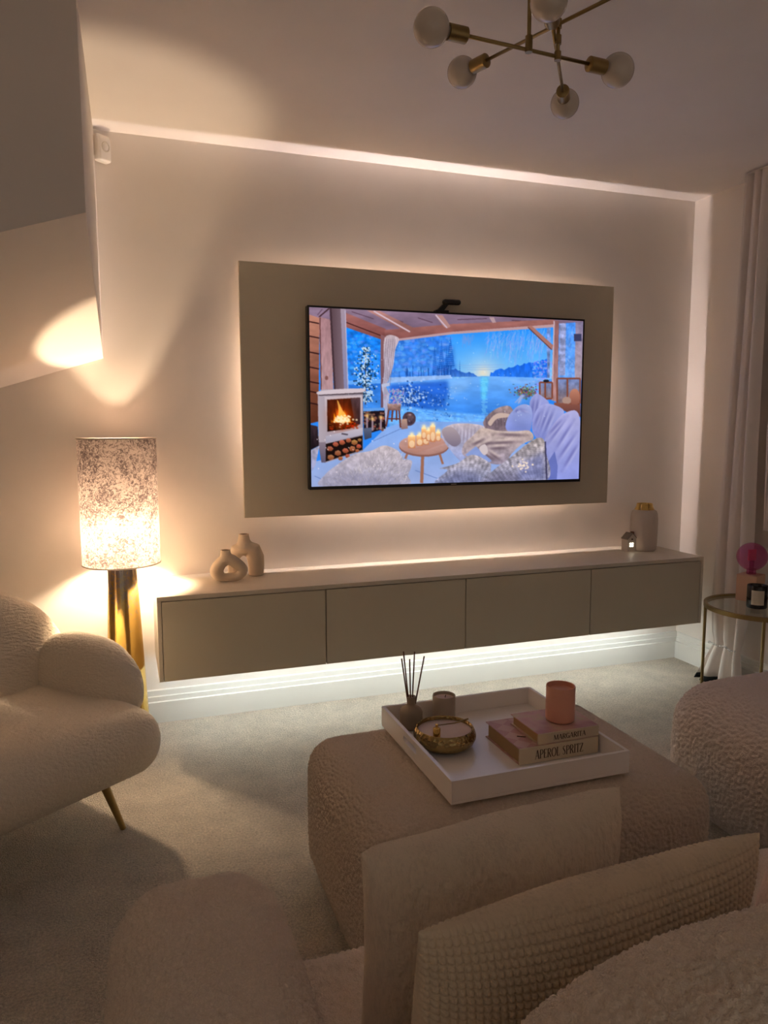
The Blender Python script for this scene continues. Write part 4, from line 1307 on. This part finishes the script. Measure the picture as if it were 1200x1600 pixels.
# cushions ------------------------------------------------------------------
def pillow(w, h, t, nu, nvv, disp=None, pin=.045, pw=2.3, rc=.0):
    """pillow lying in x (width) - z (height), y = thickness; returns verts, faces"""
    U = np.linspace(-1, 1, nu); V = np.linspace(-1, 1, nvv)
    uu, vv = np.meshgrid(U, V, indexing='ij')
    prof = (np.clip(1 - np.abs(uu) ** pw, 0, 1) * np.clip(1 - np.abs(vv) ** pw, 0, 1)) ** 0.55
    x = uu * w / 2 * (1 - pin * (1 - vv ** 2) * np.abs(uu) ** 2 * 0 - pin * (1 - np.abs(vv) ** 2))
    z = vv * h / 2 * (1 - pin * (1 - np.abs(uu) ** 2))
    cr = 1 - rc * np.abs(uu) ** 5 * np.abs(vv) ** 5
    x = x * cr; z = z * cr
    vs = []
    fs = []
    n = nu * nvv
    for sg in (-1, 1):
        th = prof * t / 2
        if disp is not None:
            th = th + disp(uu, vv, prof, sg)
        y = sg * th
        vs.append(np.stack([x, y, z], -1).reshape(-1, 3))
    vs = np.concatenate(vs)
    ii, jj = np.meshgrid(np.arange(nu - 1), np.arange(nvv - 1), indexing='ij')
    a = (ii * nvv + jj).ravel(); b = a + nvv; c = b + 1; d = a + 1
    f1 = np.stack([a, b, c, d], 1)
    f2 = np.stack([d, c, b, a], 1) + n
    # weld rim
    rim = ((np.abs(uu) > .9999) | (np.abs(vv) > .9999)).ravel()
    mp = np.arange(2 * n); mp[n:][rim] = np.arange(n)[rim]
    vs[:n][rim, 1] = 0
    f2 = mp[f2]
    return vs, np.concatenate([f1, f2])

def pillow_obj(name, vs, fs, mtx, m, parent):
    R = np.array(mtx.to_3x3()); T = np.array(mtx.translation)
    vs = vs @ R.T + T
    me = bpy.data.meshes.new(name)
    me.from_pydata(vs.tolist(), [], fs.tolist())
    me.polygons.foreach_set('use_smooth', [True] * len(me.polygons))
    me.materials.append(M[m])
    o = bpy.data.objects.new(name, me); COL.objects.link(o)
    if parent is not None:
        o.parent = parent; o.matrix_parent_inverse = wm(parent).inverted()
    return o

def lump(uu, vv, seed, k=6, amp=.006):
    r = np.random.default_rng(seed); out = 0
    for _ in range(k):
        a, b, p_ = r.uniform(-5, 5), r.uniform(-5, 5), r.uniform(0, 6)
        out = out + np.sin(a * uu + b * vv + p_)
    return out * amp / k ** .5

def furry(u, v, pr, s):
    P = np.stack([u.ravel() * .22, v.ravel() * .172, np.full(u.size, .05 * s)], 1)
    tuft = (vnoise(P * np.array([1, .55, 1]), .007, 4) + .6 * vnoise(P, .0035, 5) - .8).reshape(u.shape)
    return (lump(u, v, 3, 7, .007) + .0045 * tuft) * np.minimum(1, pr * 2) + .014 * np.minimum(1, pr * 5)
vs, fs = pillow(.45, .36, .13, 221, 181, furry, .05, 3.0, -.01)
mt = Matrix.Translation((-.062, -2.49, .582)) @ Matrix.Rotation(math.radians(-1.5), 4, 'Y') @ Matrix.Rotation(math.radians(3), 4, 'Z') @ Matrix.Rotation(math.radians(6), 4, 'X')
fc = pillow_obj('fur_cushion', vs, fs, mt, 'fur', None)
tag(fc, 'plain beige faux fur cushion standing nearest the ottoman', 'cushion')

# waffle cushion: raised square nubs in rows
WN, WM = 56, 40
def waf(u, v, pr, s):
    a = np.abs(np.sin((u + 1) / 2 * math.pi * WN)) * np.abs(np.sin((v + 1) / 2 * math.pi * WM))
    a = np.clip(a, 0, 1) ** .6
    return .0042 * a * np.minimum(1, pr * 5 + .3) + lump(u, v, 5, 6, .005) * np.minimum(1, pr * 2)
vs, fs = pillow(.515, .36, .135, WN * 6 + 1, WM * 6 + 1, waf, .03, 2.6)
mt = Matrix.Translation((-.047, -2.715, .628)) @ Matrix.Rotation(math.radians(3.5), 4, 'Z') @ Matrix.Rotation(math.radians(10), 4, 'X')
tag(pillow_obj('waffle_cushion', vs, fs, mt, 'waffle', None), 'beige waffle-textured lumbar cushion leaning on the sofa back', 'cushion')

# fleecy pink cushion and throw at the right edge
vs, fs = pillow(.42, .36, .15, 50, 44, lambda u, v, pr, s: lump(u, v, 9, 6, .006) * np.minimum(1, pr * 2), .04, 2.6)
mt = Matrix.Translation((.600, -2.60, .580)) @ Matrix.Rotation(math.radians(-4), 4, 'Z') @ Matrix.Rotation(math.radians(8), 4, 'X')
pk = pillow_obj('fleece_cushion', vs, fs, mt, 'pinkfur', None)
tag(pk, 'pale pink fleecy cushion at the right edge, right of the waffle cushion', 'cushion')

# ================================================================== POUF (RIGHT)
pf = empty('pouf', (1.6, -1.85, 0), 0, 'tall rounded rosy boucle pouf at the right edge behind the ottoman', 'pouf')
def pfn(P):
    x, y, z = P.T
    t = np.clip(z / .5, 0, 1)
    return np.stack([x - .03 * np.sin(math.pi * t) * np.where(x < 1.5, 1, -1) * np.abs(x - 1.6) / .42, y, z], -1)
nubby_box('upholstery', (1.185, -2.05, .010), (2.02, -1.395, .478), .13, .0045, 'boucle_pouf', pf, .0100, .0085, .020, pfn)
for x in (1.33, 1.87):
    for y in (-1.9, -1.55):
        MB().lathe([(.018, 0), (.022, .03)], (x, y, 0), 16).build('foot', 'black', pf)

# ================================================================== TRAY AND WHAT STANDS ON IT
TZ = .4462
ax0, ax1, ay0, ay1, ath, ah = .128, .640, -1.912, -1.398, .0095, .060
tr = empty('tray', (.38, -1.65, TZ), 0, 'square satin cream tray with slot handles on the ottoman', 'tray')
MB().bbox(ax0, ax1, ay0, ay1, TZ, TZ + .008, .001).build('base', 'tray', tr)
MB().bbox(ax0, ax1, ay0, ay0 + ath, TZ + .0082, TZ + ah, .001).build('side', 'tray', tr)
MB().bbox(ax0, ax1, ay1 - ath, ay1, TZ + .0082, TZ + ah, .001).build('side', 'tray', tr)
for x in (ax0, ax1 - ath):      # handle sides, each with a long slot
    o2, i2 = [], []
    ya, yb, za, zb = ay0 + ath + .0002, ay1 - ath - .0002, TZ + .0082, TZ + ah
    cy, cz, hl, hr = (ay0 + ay1) / 2 + .02, TZ + .036, .042, .0085
    hole = [(cy + hl + hr * math.cos(t), cz + hr * math.sin(t)) for t in np.linspace(-math.pi / 2, math.pi / 2, 9)] + \
           [(cy - hl + hr * math.cos(t), cz + hr * math.sin(t)) for t in np.linspace(math.pi / 2, 3 * math.pi / 2, 9)]
    def outer(p):
        dy, dz = p[0] - cy, p[1] - cz
        if abs(dy) <= hl + .004:
            return (p[0], zb if dz > 0 else za)
        return (yb if dy > 0 else ya, cz + math.copysign(0, dz))
    # outer loop matched point by point
    nH = len(hole)
    out = []
    for k, p in enumerate(hole):
        if k == 0: out.append((cy + hl, za))
        elif k == 8: out.append((cy + hl, zb))
        elif k == 9: out.append((cy - hl, zb))
        elif k == 17: out.append((cy - hl, za))
        elif k < 8: out.append((yb, za + (zb - za) * (k - 1) / 6))
        else: out.append((ya, zb - (zb - za) * (k - 10) / 6))
    sd = MB()
    vsb = []
    for xx in (x, x + ath):
        vsb += [(xx, *p) for p in hole] + [(xx, *p) for p in out]
    fsb = []
    for k in range(nH):
        j = (k + 1) % nH
        fsb += [(k, j, nH + j, nH + k), (2 * nH + k, 3 * nH + k, 3 * nH + j, 2 * nH + j), (k, 2 * nH + k, 2 * nH + j, j), (nH + k, nH + j, 3 * nH + j, 3 * nH + k)]
    sd.add(vsb, fsb).build('handle_side', 'tray', tr)
TT = TZ + .0085

# reed diffuser
rd = empty('reed_diffuser', (.200, -1.462, TT), 0, 'clay-coloured reed diffuser bottle with thin sticks in the tray corner', 'diffuser')
c = (.200, -1.462, TT)
MB().lathe([(.030, 0), (.0335, .004), (.0345, .015), (.0345, .048), (.031, .058), (.022, .0645), (.0145, .069), (.0125, .074), (.0135, .092), (.0145, .096), (.0125, .0965), (.0105, .093)], c, 40).build('bottle', 'bottle', rd, angle=50)
for (dx_, dy_, ln) in ((-.036, .0, .215), (-.024, .012, .232), (-.008, -.004, .212), (.014, .004, .230), (.044, -.010, .218)):
    MB().tube([(c[0] + dx_ * .10, c[1] + dy_ * .1, TT + .03), (c[0] + dx_ * .85, c[1] + dy_, TT + ln)], .0023, 8).build('reed', 'reed', rd)

# beige candle in a glass
bc = empty('beige_candle', (.311, -1.452, TT), 0, 'beige glass candle beside the reed diffuser', 'candle')
c = (.311, -1.452, TT)
MB().lathe([(.033, 0), (.0352, .003), (.0352, .082), (.0335, .0835), (.0315, .082), (.0315, .070)], c, 48, caps=True).build('jar', 'smoked', bc, angle=50)
MB().lathe([(.0312, .0702), (.0312, .0735), (.02, .0745), (.004, .0735)], c, 40).build('wax', 'wax', bc, angle=50)
MB().tube([(c[0] + .004, c[1], TT + .074), (c[0] + .006, c[1], TT + .082)], .0012, 6).build('wick', 'ink', bc)

# gold bowl candle with match holder
gb = empty('gold_bowl_candle', (.243, -1.612, TT), 0, 'round hammered gold bowl filled with wax in the tray', 'candle')
c = (.243, -1.612, TT)
MB().lathe([(.055, 0), (.066, .003), (.082, .014), (.0885, .028), (.0885, .036), (.0845, .048), (.081, .0545), (.0785, .0555), (.0755, .053), (.0765, .044)], c, 72).build('bowl', 'hammered', gb, angle=60)
MB().lathe([(.0765, .040), (.0765, .0445), (.05, .0445), (.01, .0446)], c, 56).build('wax', 'wax', gb, angle=50)
ms = empty('wick_trimmer', (.205, -1.655, TT + .045), 0, 'small gold snuffer with a long thin handle resting on the gold bowl', 'snuffer')
mc = (.203, -1.648, TT + .0455)
MB().lathe([(.0105, 0), (.0105, .024), (.009, .026), (.004, .027), (.0035, .031), (.005, .034), (.003, .037)], mc, 32).build('cup', 'gold', ms, angle=45)
MB().tube([(mc[0] + .003, mc[1] + .003, mc[2] + .031), (.270, -1.622, TT + .0655), (.318, -1.606, TT + .0645)], [.0016, .0022, .0028], 10).build('handle', 'brass', ms, angle=50)

# lettering ------------------------------------------------------------------
def glyphs():
    T, t = .135, .045
    def arc(cx, cz, rx, rz, a0, a1, n=14):
        return [(cx + rx * math.cos(math.radians(a0 + (a1 - a0) * i / n)), cz + rz * math.sin(math.radians(a0 + (a1 - a0) * i / n))) for i in range(n + 1)]
    def auto(pts):
        w = []
        for i in range(len(pts)):
            a = pts[max(0, i - 1)]; b = pts[min(len(pts) - 1, i + 1)]
            dx_, dz_ = b[0] - a[0], b[1] - a[1]; l_ = math.hypot(dx_, dz_) or 1
            w.append(t + (T - t) * (abs(dz_) / l_) ** 2)
        return (pts, w)
    def st(a, b, w): return ([a, b], [w, w])
    def sf(x, z, w=.2): return st((x - w / 2, z), (x + w / 2, z), .03)
    G = {}
    G['A'] = (.60, [st((.04, 0), (.29, 1), t), st((.30, 1), (.53, 0), T), st((.13, .34), (.44, .34), t), sf(.04, .015, .16), sf(.53, .015, .2)])
    G['M'] = (.80, [st((.08, 0), (.13, 1), t), st((.13, 1), (.40, .02), T), st((.40, .02), (.66, 1), t), st((.67, 1), (.71, 0), T), sf(.08, .015, .18), sf(.71, .015, .22)])
    G['R'] = (.58, [st((.12, 0), (.12, 1), T), auto([(.12, .98)] + arc(.26, .74, .20, .24, 90, -90) + [(.12, .5)]), st((.28, .50), (.52, 0), T), sf(.12, .015, .24), sf(.52, .015, .14)])
    G['P'] = (.52, [st((.12, 0), (.12, 1), T), auto([(.12, .98)] + arc(.26, .72, .21, .26, 90, -90) + [(.12, .46)]), sf(.12, .015, .26)])
    G['G'] = (.62, [auto(arc(.32, .5, .25, .48, 40, 325)), st((.53, .02), (.53, .42), T), sf(.50, .43, .22)])
    G['I'] = (.28, [st((.14, 0), (.14, 1), T), sf(.14, .015, .24), sf(.14, .985, .24)])
    G['T'] = (.52, [st((.26, 0), (.26, 1), T), st((.02, .975), (.50, .975), t), st((.04, .98), (.03, .82), t), st((.48, .98), (.49, .82), t), sf(.26, .015, .24)])
    G['E'] = (.50, [st((.12, 0), (.12, 1), T), st((.1, .975), (.44, .975), t), st((.12, .52), (.36, .52), t), st((.1, .025), (.46, .025), t), st((.44, .98), (.45, .82), t), st((.455, .02), (.475, .2), t)])
    G['O'] = (.70, [auto(arc(.35, .5, .30, .49, 0, 360, 28))])
    G['L'] = (.48, [st((.12, 0), (.12, 1), T), st((.1, .025), (.42, .025), t), st((.42, .02), (.44, .22), t), sf(.12, .985, .24)])
    G['S'] = (.48, [([(.40, .86), (.32, .96), (.22, .98), (.11, .90), (.10, .74), (.20, .58), (.32, .44), (.39, .28), (.36, .10), (.24, .02), (.13, .04), (.05, .18)],
                     [t, t, t, .09, .12, T, T, .12, .09, t, t, t])])
    G['Z'] = (.52, [st((.06, .975), (.46, .975), t), st((.44, .97), (.06, .03), T), st((.05, .025), (.48, .025), t), st((.06, .98), (.05, .82), t), st((.48, .02), (.49, .2), t)])
    G[' '] = (.32, [])
    return G
GL = glyphs()
def lettering(name, text, x0, x1, z0, h, y, m, parent, gap=.03):
    tot = sum(GL[ch][0] for ch in text) + gap * (len(text) - 1)
    sc = (x1 - x0) / tot
    mb = MB(); cx = 0
    for ch in text:
        w, strokes = GL[ch]
        for pts, wd in strokes:
            L_, R_ = [], []
            for i, p in enumerate(pts):
                a = pts[max(0, i - 1)]; b = pts[min(len(pts) - 1, i + 1)]
                dx_, dz_ = b[0] - a[0], b[1] - a[1]; l_ = math.hypot(dx_, dz_) or 1
                nx, nz = -dz_ / l_, dx_ / l_
                L_.append((p[0] + nx * wd[i] / 2, p[1] + nz * wd[i] / 2)); R_.append((p[0] - nx * wd[i] / 2, p[1] - nz * wd[i] / 2))
            k = len(pts)
            f3 = lambda q, yy: (x0 + (cx + q[0]) * sc, yy, z0 + q[1] * h)
            vs_ = [f3(q, y) for q in L_] + [f3(q, y) for q in R_] + [f3(q, y + .0006) for q in L_] + [f3(q, y + .0006) for q in R_]
            fs_ = []
            for i in range(k - 1):
                fs_ += [(i, i + 1, k + i + 1, k + i), (2 * k + i, 3 * k + i, 3 * k + i + 1, 2 * k + i + 1), (i, 2 * k + i, 2 * k + i + 1, i + 1), (k + i, k + i + 1, 3 * k + i + 1, 3 * k + i)]
            mb.add(vs_, fs_)
        cx += w + gap
    return mb.build(name, m, parent)

def book(name, label, x0, x1, y0, y1, z0, th, cover, title, tx0, tx1, tz, thh):
    """spine along y0 (facing the sofa), fore-edge at y1"""
    b = empty(name, ((x0 + x1) / 2, (y0 + y1) / 2, z0), 0, label, 'book')
    ct = .003
    MB().bbox(x0, x1, y0 + .0005, y1, z0, z0 + ct, .0006).build('back_cover', cover, b)
    MB().bbox(x0, x1, y0 + .0005, y1, z0 + th - ct, z0 + th, .0006).build('front_cover', cover, b)
    MB().box(x0 + .006, x1 - .006, y0 + .004, y1 - .007, z0 + ct, z0 + th - ct).build('pages', 'paper', b)
    sp_ = MB().bbox(x0, x1, y0 - .003, y0 + .0035, z0 + .0002, z0 + th - .0002, .0015).build('spine', 'spine', b)
    lettering('lettering', title, tx0, tx1, tz, thh, y0 - .0034, 'ink', sp_)
    return b
b1 = book('thick_cocktail_book', 'thick pink and ivory book titled APEROL SPRITZ, lower of the two', .378, .642 - .018, -1.795, -1.600, TT, .046, 'cover', 'APEROL SPRITZ', .425, .575, TT + .011, .025)
b2 = book('slim_cocktail_book', 'slim pink and ivory book titled MARGARITA, on top of the thicker book', .437, .628, -1.790, -1.640, TT + .0462, .030, 'cover2', 'MARGARITA', .484, .585, TT + .0462 + .008, .0145)
ck = MB(); ck.tube([(.432, -1.735, TT + .0468), (.412, -1.722, TT + .0468)], .0016, 6); ck.build('printed_straw', 'ink', b1)

# peach candle on the books
pc = empty('peach_candle', (.548, -1.722, TT + .0765), 0, 'peach glass candle standing on the stacked books', 'candle')
c = (.548, -1.722, TT + .0765)
MB().lathe([(.036, 0), (.0395, .003), (.0405, .008), (.0405, .098), (.0395, .100), (.0375, .099), (.0375, .084)], c, 56).build('jar', 'peach', pc, angle=50)
MB().lathe([(.0372, .0845), (.0372, .0872), (.004, .0872)], c, 48).build('wax', 'peach_wax', pc, angle=50)

# ================================================================== CURTAINS
def curtain(name, label, zs, y0s, y1s, xs, amp, folds, hem, seed, xflare=None):
    cu = empty(name, (XR - .1, y0s[-1], zs[-1]), 0, label, 'curtain')
    r = np.random.default_rng(seed)
    NS, NZ = 40 * folds, 90
    S = np.linspace(0, 1, NS)
    Z = np.linspace(zs[0], zs[-1], NZ)
    zz = np.array(zs)[::-1]
    def ip(a): return np.interp(Z, zz, np.array(a, float)[::-1])
    Y0, Y1, XX, AM = ip(y0s), ip(y1s), ip(xs), ip(amp)
    ph = np.cumsum(r.uniform(.6, 1.4, NS)); ph = (ph - ph[0]) / (ph[-1] - ph[0])
    wob = r.uniform(.7, 1.25, folds * 2 + 2)
    vs = []
    for k, z in enumerate(Z):
        ar = np.sin(2 * math.pi * folds * ph + .5 * math.sin(z * 1.1)) 
        ar = np.sign(ar) * np.abs(ar) ** .8 * np.interp(S, np.linspace(0, 1, len(wob)), wob)
        x = XX[k] + AM[k] * ar + .12 * AM[k] * np.sin(2 * math.pi * folds * 1.7 * S + z)
        y = Y0[k] + (Y1[k] - Y0[k]) * (S + .012 * np.cos(2 * math.pi * folds * ph) )
        if xflare is not None:
            x = x + np.interp(z, xflare[0], xflare[1]) * np.clip(1 - S * 2.2, 0, 1)
        vs += [(x[i], y[i], z) for i in range(NS)]
    def grid(k0, k1):
        mb = MB()
        mb.add(vs[k0 * NS:(k1 + 1) * NS], [(a * NS + i, a * NS + i + 1, (a + 1) * NS + i + 1, (a + 1) * NS + i) for a in range(k1 - k0) for i in range(NS - 1)])
        return mb
    kh = NZ - 1 if not hem else int(NZ - 1 - round(hem / (zs[0] - zs[-1]) * (NZ - 1)))
    o = grid(0, kh).build('fabric', 'curtain', cu, True)
    sol = o.modifiers.new('thick', 'SOLIDIFY'); sol.thickness = .002
    if hem:
        h = grid(kh, NZ - 1).build('hem', 'black_cloth', cu, True)
        sol = h.modifiers.new('thick', 'SOLIDIFY'); sol.thickness = .003
    return cu
cu1 = curtain('tied_curtain', 'pale satin curtain gathered by a beaded tieback near the floor', [2.556, 1.85, 1.2, .77, .45, .26, .21, .16, .0],
              [-.445, -.43, -.402, -.378, -.365, -.385, -.405, -.385, -.335], [-.600, -.600, -.605, -.62, -.628, -.600, -.585, -.59, -.610],
              [2.345, 2.345, 2.34, 2.335, 2.335, 2.335, 2.335, 2.335, 2.335], [.026, .032, .036, .038, .038, .026, .016, .026, .042], 3, .032, 11, ([0, .2, .3], [-.055, 0, 0]))
bd = MB()
for i in range(15):
    t = i / 14
    bd.sphere((2.345 - .036 - .006 * math.sin(9 * t), -.405 - .178 * t, .210 + .003 * math.sin(13 * t)), .0045 if i % 3 else .007, 10, 8)
bd.build('tieback', 'crystal', cu1, True)
curtain('loose_curtain', 'pale curtain hanging over the window sill at the right edge, behind the tied one', [2.556, 1.85, 1.3, 1.0, .835], [-.622, -.612, -.618, -.628, -.634], [-.95, -.93, -.80, -.715, -.690],
        [2.385, 2.385, 2.388, 2.392, 2.394], [.022, .024, .02, .014, .010], 4, 0, 5)
rail = empty('curtain_rail', (2.37, -1.3, 2.54), 0, 'slim curtain rail fixed to the ceiling above the curtains', 'rail')
MB().bbox(2.345, 2.375, -2.5, -.45, 2.5615, 2.571, .002).build('track', 'white_plastic', rail)
for i in range(10):
    MB().bbox(2.353, 2.367, -.475 - i * .05, -.460 - i * .05, 2.552, 2.5614, .002).build('glider', 'white_plastic', rail)

# ================================================================== SIDE TABLE
sx, sy, sr, sz = 2.075, -.955, .238, .552
st_ = empty('side_table', (sx, sy, 0), 0, 'round glass side table with thin brass frame by the curtains', 'table')
def circ(r, z, n=72): return [(sx + r * math.cos(2 * math.pi * i / n), sy + r * math.sin(2 * math.pi * i / n), z) for i in range(n)]
MB().lathe([(sr - .012, 0), (sr - .012, .006)], (sx, sy, sz - .007), 72).build('glass_top', 'glass', st_)
ringp = [(sr - .0115, -.016), (sr + .002, -.016), (sr + .002, .003), (sr - .0115, .003)]
mb = MB(); n = 72
vsr, fsr = [], []
for i in range(n):
    a = 2 * math.pi * i / n
    for rr_, zz_ in ringp:
        vsr.append((sx + rr_ * math.cos(a), sy + rr_ * math.sin(a), sz + zz_))
for i in range(n):
    j = (i + 1) % n
    for k in range(4):
        l_ = (k + 1) % 4
        fsr.append((i * 4 + k, j * 4 + k, j * 4 + l_, i * 4 + l_))
mb.add(vsr, fsr).build('top_ring', 'brass', st_, angle=40)
for a in (145, 226, 350):
    x, y = sx + (sr - .005) * math.cos(math.radians(a)), sy + (sr - .005) * math.sin(math.radians(a))
    MB().tube([(x, y, 0), (x, y, sz - .015)], .0068, 14).build('leg', 'brass', st_, angle=40)
MB().tube(circ(sr - .005, .07), .006, 10, closed=True).build('lower_ring', 'brass', st_, True)
ST = sz + .0005 - .001

ol_ = empty('orb_lamp', (2.115, -.845, ST), 0, 'table lamp with pink glass globe bulb on a square peach plinth', 'lamp')
ox, oy = 2.115, -.845
MB().bbox(ox - .046, ox + .046, oy - .046, oy + .046, ST, ST + .122, .004).xf(Matrix.Translation((ox, oy, 0)) @ Matrix.Rotation(.35, 4, 'Z') @ Matrix.Translation((-ox, -oy, 0))).build('plinth', 'terracotta', ol_)
MB().lathe([(.019, .122), (.021, .126), (.020, .140), (.024, .146)], (ox, oy, ST), 32).build('collar', 'pink_glass', ol_, True)
MB().lathe([(.024, .146)] + [(.066 * math.cos(a), .203 + .064 * math.sin(a)) for a in np.linspace(-1.15, 1.5707, 26)], (ox, oy, ST), 48, caps=False).build('glass_globe', 'pink_glass', ol_, True)
M['filament'] = mat('coral filament plate', (0.75, 0.12, 0.16), 0.4)
MB().bbox(ox - .022, ox + .022, oy - .004, oy + .004, ST + .185, ST + .236, .002).build('filament_plate', 'filament', ol_)
MB().tube([(ox, oy, ST + .125), (ox, oy, ST + .186)], .010, 14).build('stem', 'pink_glass', ol_, True)

bk = empty('black_candle', (2.036, -.962, ST), 0, 'black glass candle with cream paper label on the glass table', 'candle')
c = (2.036, -.962, ST)
MB().lathe([(.040, 0), (.0425, .004), (.0425, .098), (.041, .100), (.039, .098), (.039, .080)], c, 48).build('jar', 'amber', bk, angle=50)
MB().lathe([(.0388, .0805), (.0388, .084), (.004, .084)], c, 40).build('wax', 'peach_wax', bk, angle=50)
lb = MB()
ca = math.radians(228)
seg = [ca + math.radians(d_) for d_ in np.linspace(-36, 36, 13)]
vsl = [(c[0] + .0429 * math.cos(a), c[1] + .0429 * math.sin(a), ST + z) for a in seg for z in (.018, .082)]
lb.add(vsl, [(2 * i, 2 * i + 2, 2 * i + 3, 2 * i + 1) for i in range(12)])
lab = lb.build('paper_label', 'label', bk, True)
pr = MB()
for z, h_, d0, d1 in ((.068, .003, -20, 24), (.058, .003, -14, 14), (.046, .002, -8, 8), (.036, .003, -24, 22), (.026, .002, -18, 20)):
    sg = [ca + math.radians(d_) for d_ in np.linspace(d0, d1, 7)]
    pr.add([(c[0] + .0431 * math.cos(a), c[1] + .0431 * math.sin(a), ST + zz_) for a in sg for zz_ in (z, z + h_)], [(2 * i, 2 * i + 2, 2 * i + 3, 2 * i + 1) for i in range(6)])
pr.build('printed_lines', 'unit', lab)

# dark plant at the very edge and a red cable below
pl = empty('small_plant', (2.145, -1.06, ST), 0, 'small dark leafy plant at the right edge of the glass table', 'plant')
c = (2.145, -1.06, ST)
MB().lathe([(.028, 0), (.034, .05), (.031, .05), (.026, .046)], c, 28).build('pot', 'black', pl, angle=50)
for k in range(11):
    a = k * 2.4; ln = .05 + .012 * (k % 3); up = .03 + .011 * k * .6
    d_ = Vector((math.cos(a), math.sin(a), 0)); s_ = Vector((-math.sin(a), math.cos(a), 0))
    b0 = Vector((c[0], c[1], ST + .05))
    p = [b0, b0 + d_ * ln * .5 + Vector((0, 0, up)) + s_ * .012, b0 + d_ * ln * .75 + Vector((0, 0, up * 1.25)), b0 + d_ * ln * .5 + Vector((0, 0, up)) - s_ * .012]
    q = [x + Vector((0, 0, .0015)) for x in p]
    MB().add(p + q, [(0, 1, 2, 3), (7, 6, 5, 4), (0, 4, 5, 1), (1, 5, 6, 2), (2, 6, 7, 3), (3, 7, 4, 0)]).build('leaf', 'leaf', pl)
cb = MB()
pts = [(2.02 + .012 * math.sin(i * .75), -1.105 + .006 * math.cos(i * .5), .505 - i * .0245) for i in range(21)]
cb.tube([(2.03, -1.08, .536), (2.024, -1.10, .522)] + pts, .0042, 10)
tag(cb.build('red_cable', 'red', None, True), 'wavy red cable hanging down beneath the glass table', 'cable')

# ================================================================== CEILING LIGHT
chd = empty('ceiling_light', (.447, -1.651, CEIL), 0, 'brass sputnik ceiling light with unlit frosted globe bulbs', 'ceiling light')
AX = Vector((.540, -1.640, 0))
ZA, ZC, ZBm = 2.322, 2.362, 2.402
MB().tube([(.447, -1.651, ZA), (.447, -1.651, CEIL - .02)], .0052, 14).build('drop_rod', 'brass', chd, True)
MB().lathe([(.055, -.022), (.058, -.018), (.058, -.002), (.056, 0)], (.447, -1.651, CEIL), 40).build('ceiling_rose', 'brass', chd, angle=40)
MB().tube([(AX.x, AX.y, ZA), (AX.x, AX.y, ZBm)], .0052, 14).build('link_rod', 'brass', chd, True)
MB().tube([(.447, -1.651, ZA - .010), (.447, -1.651, ZA + .030)], .0095, 16).build('knuckle', 'brass', chd, angle=40)
for z in (ZA, ZC, ZBm):
    MB().tube([(AX.x, AX.y, z - .011), (AX.x, AX.y, z + .011)], .0090, 16).build('knuckle', 'brass', chd, angle=40)
def bulb_arm(p0, p1, z):
    p0 = Vector((p0[0], p0[1], z)); p1 = Vector((p1[0], p1[1], z))
    d = (p1 - p0).normalized()
    e0, e1 = p0 + d * .072, p1 - d * .072       # bulbs sit with centres at p0, p1
    am = MB().tube([e0, e1], .0048, 14).build('arm', 'brass', chd, True)
    for cpt, dr in ((p0, -d), (p1, d)):
        a = cpt - dr * .098; b = cpt - dr * .046
        MB().tube([a, a + dr * .002, b], [.017, .0195, .0195], 28).build('socket', 'brass', chd, angle=40)
        # globe with a short neck, lathed round the arm's direction
        prof = [(.012, -.048), (.0135, -.0475), (.0150, -.041)] + [(.0445 * math.cos(a_), .0445 * math.sin(a_)) for a_ in np.linspace(-1.18, 1.5, 22)] + [(.0005, .0445)]
        g = MB().lathe(prof, (0, 0, 0), 40)
        q = Vector((0, 0, 1)).rotation_difference(dr).to_matrix().to_4x4()
        g.xf(Matrix.Translation(cpt) @ q).build('globe_bulb', 'bulb', chd, True)
bulb_arm((.1695, -1.6625), (.7395, -1.6245), ZA)
bulb_arm((.4200, -1.7900), (.7760, -1.3060), ZC)
bulb_arm((.4180, -1.3090), (.6640, -1.9680), ZBm)
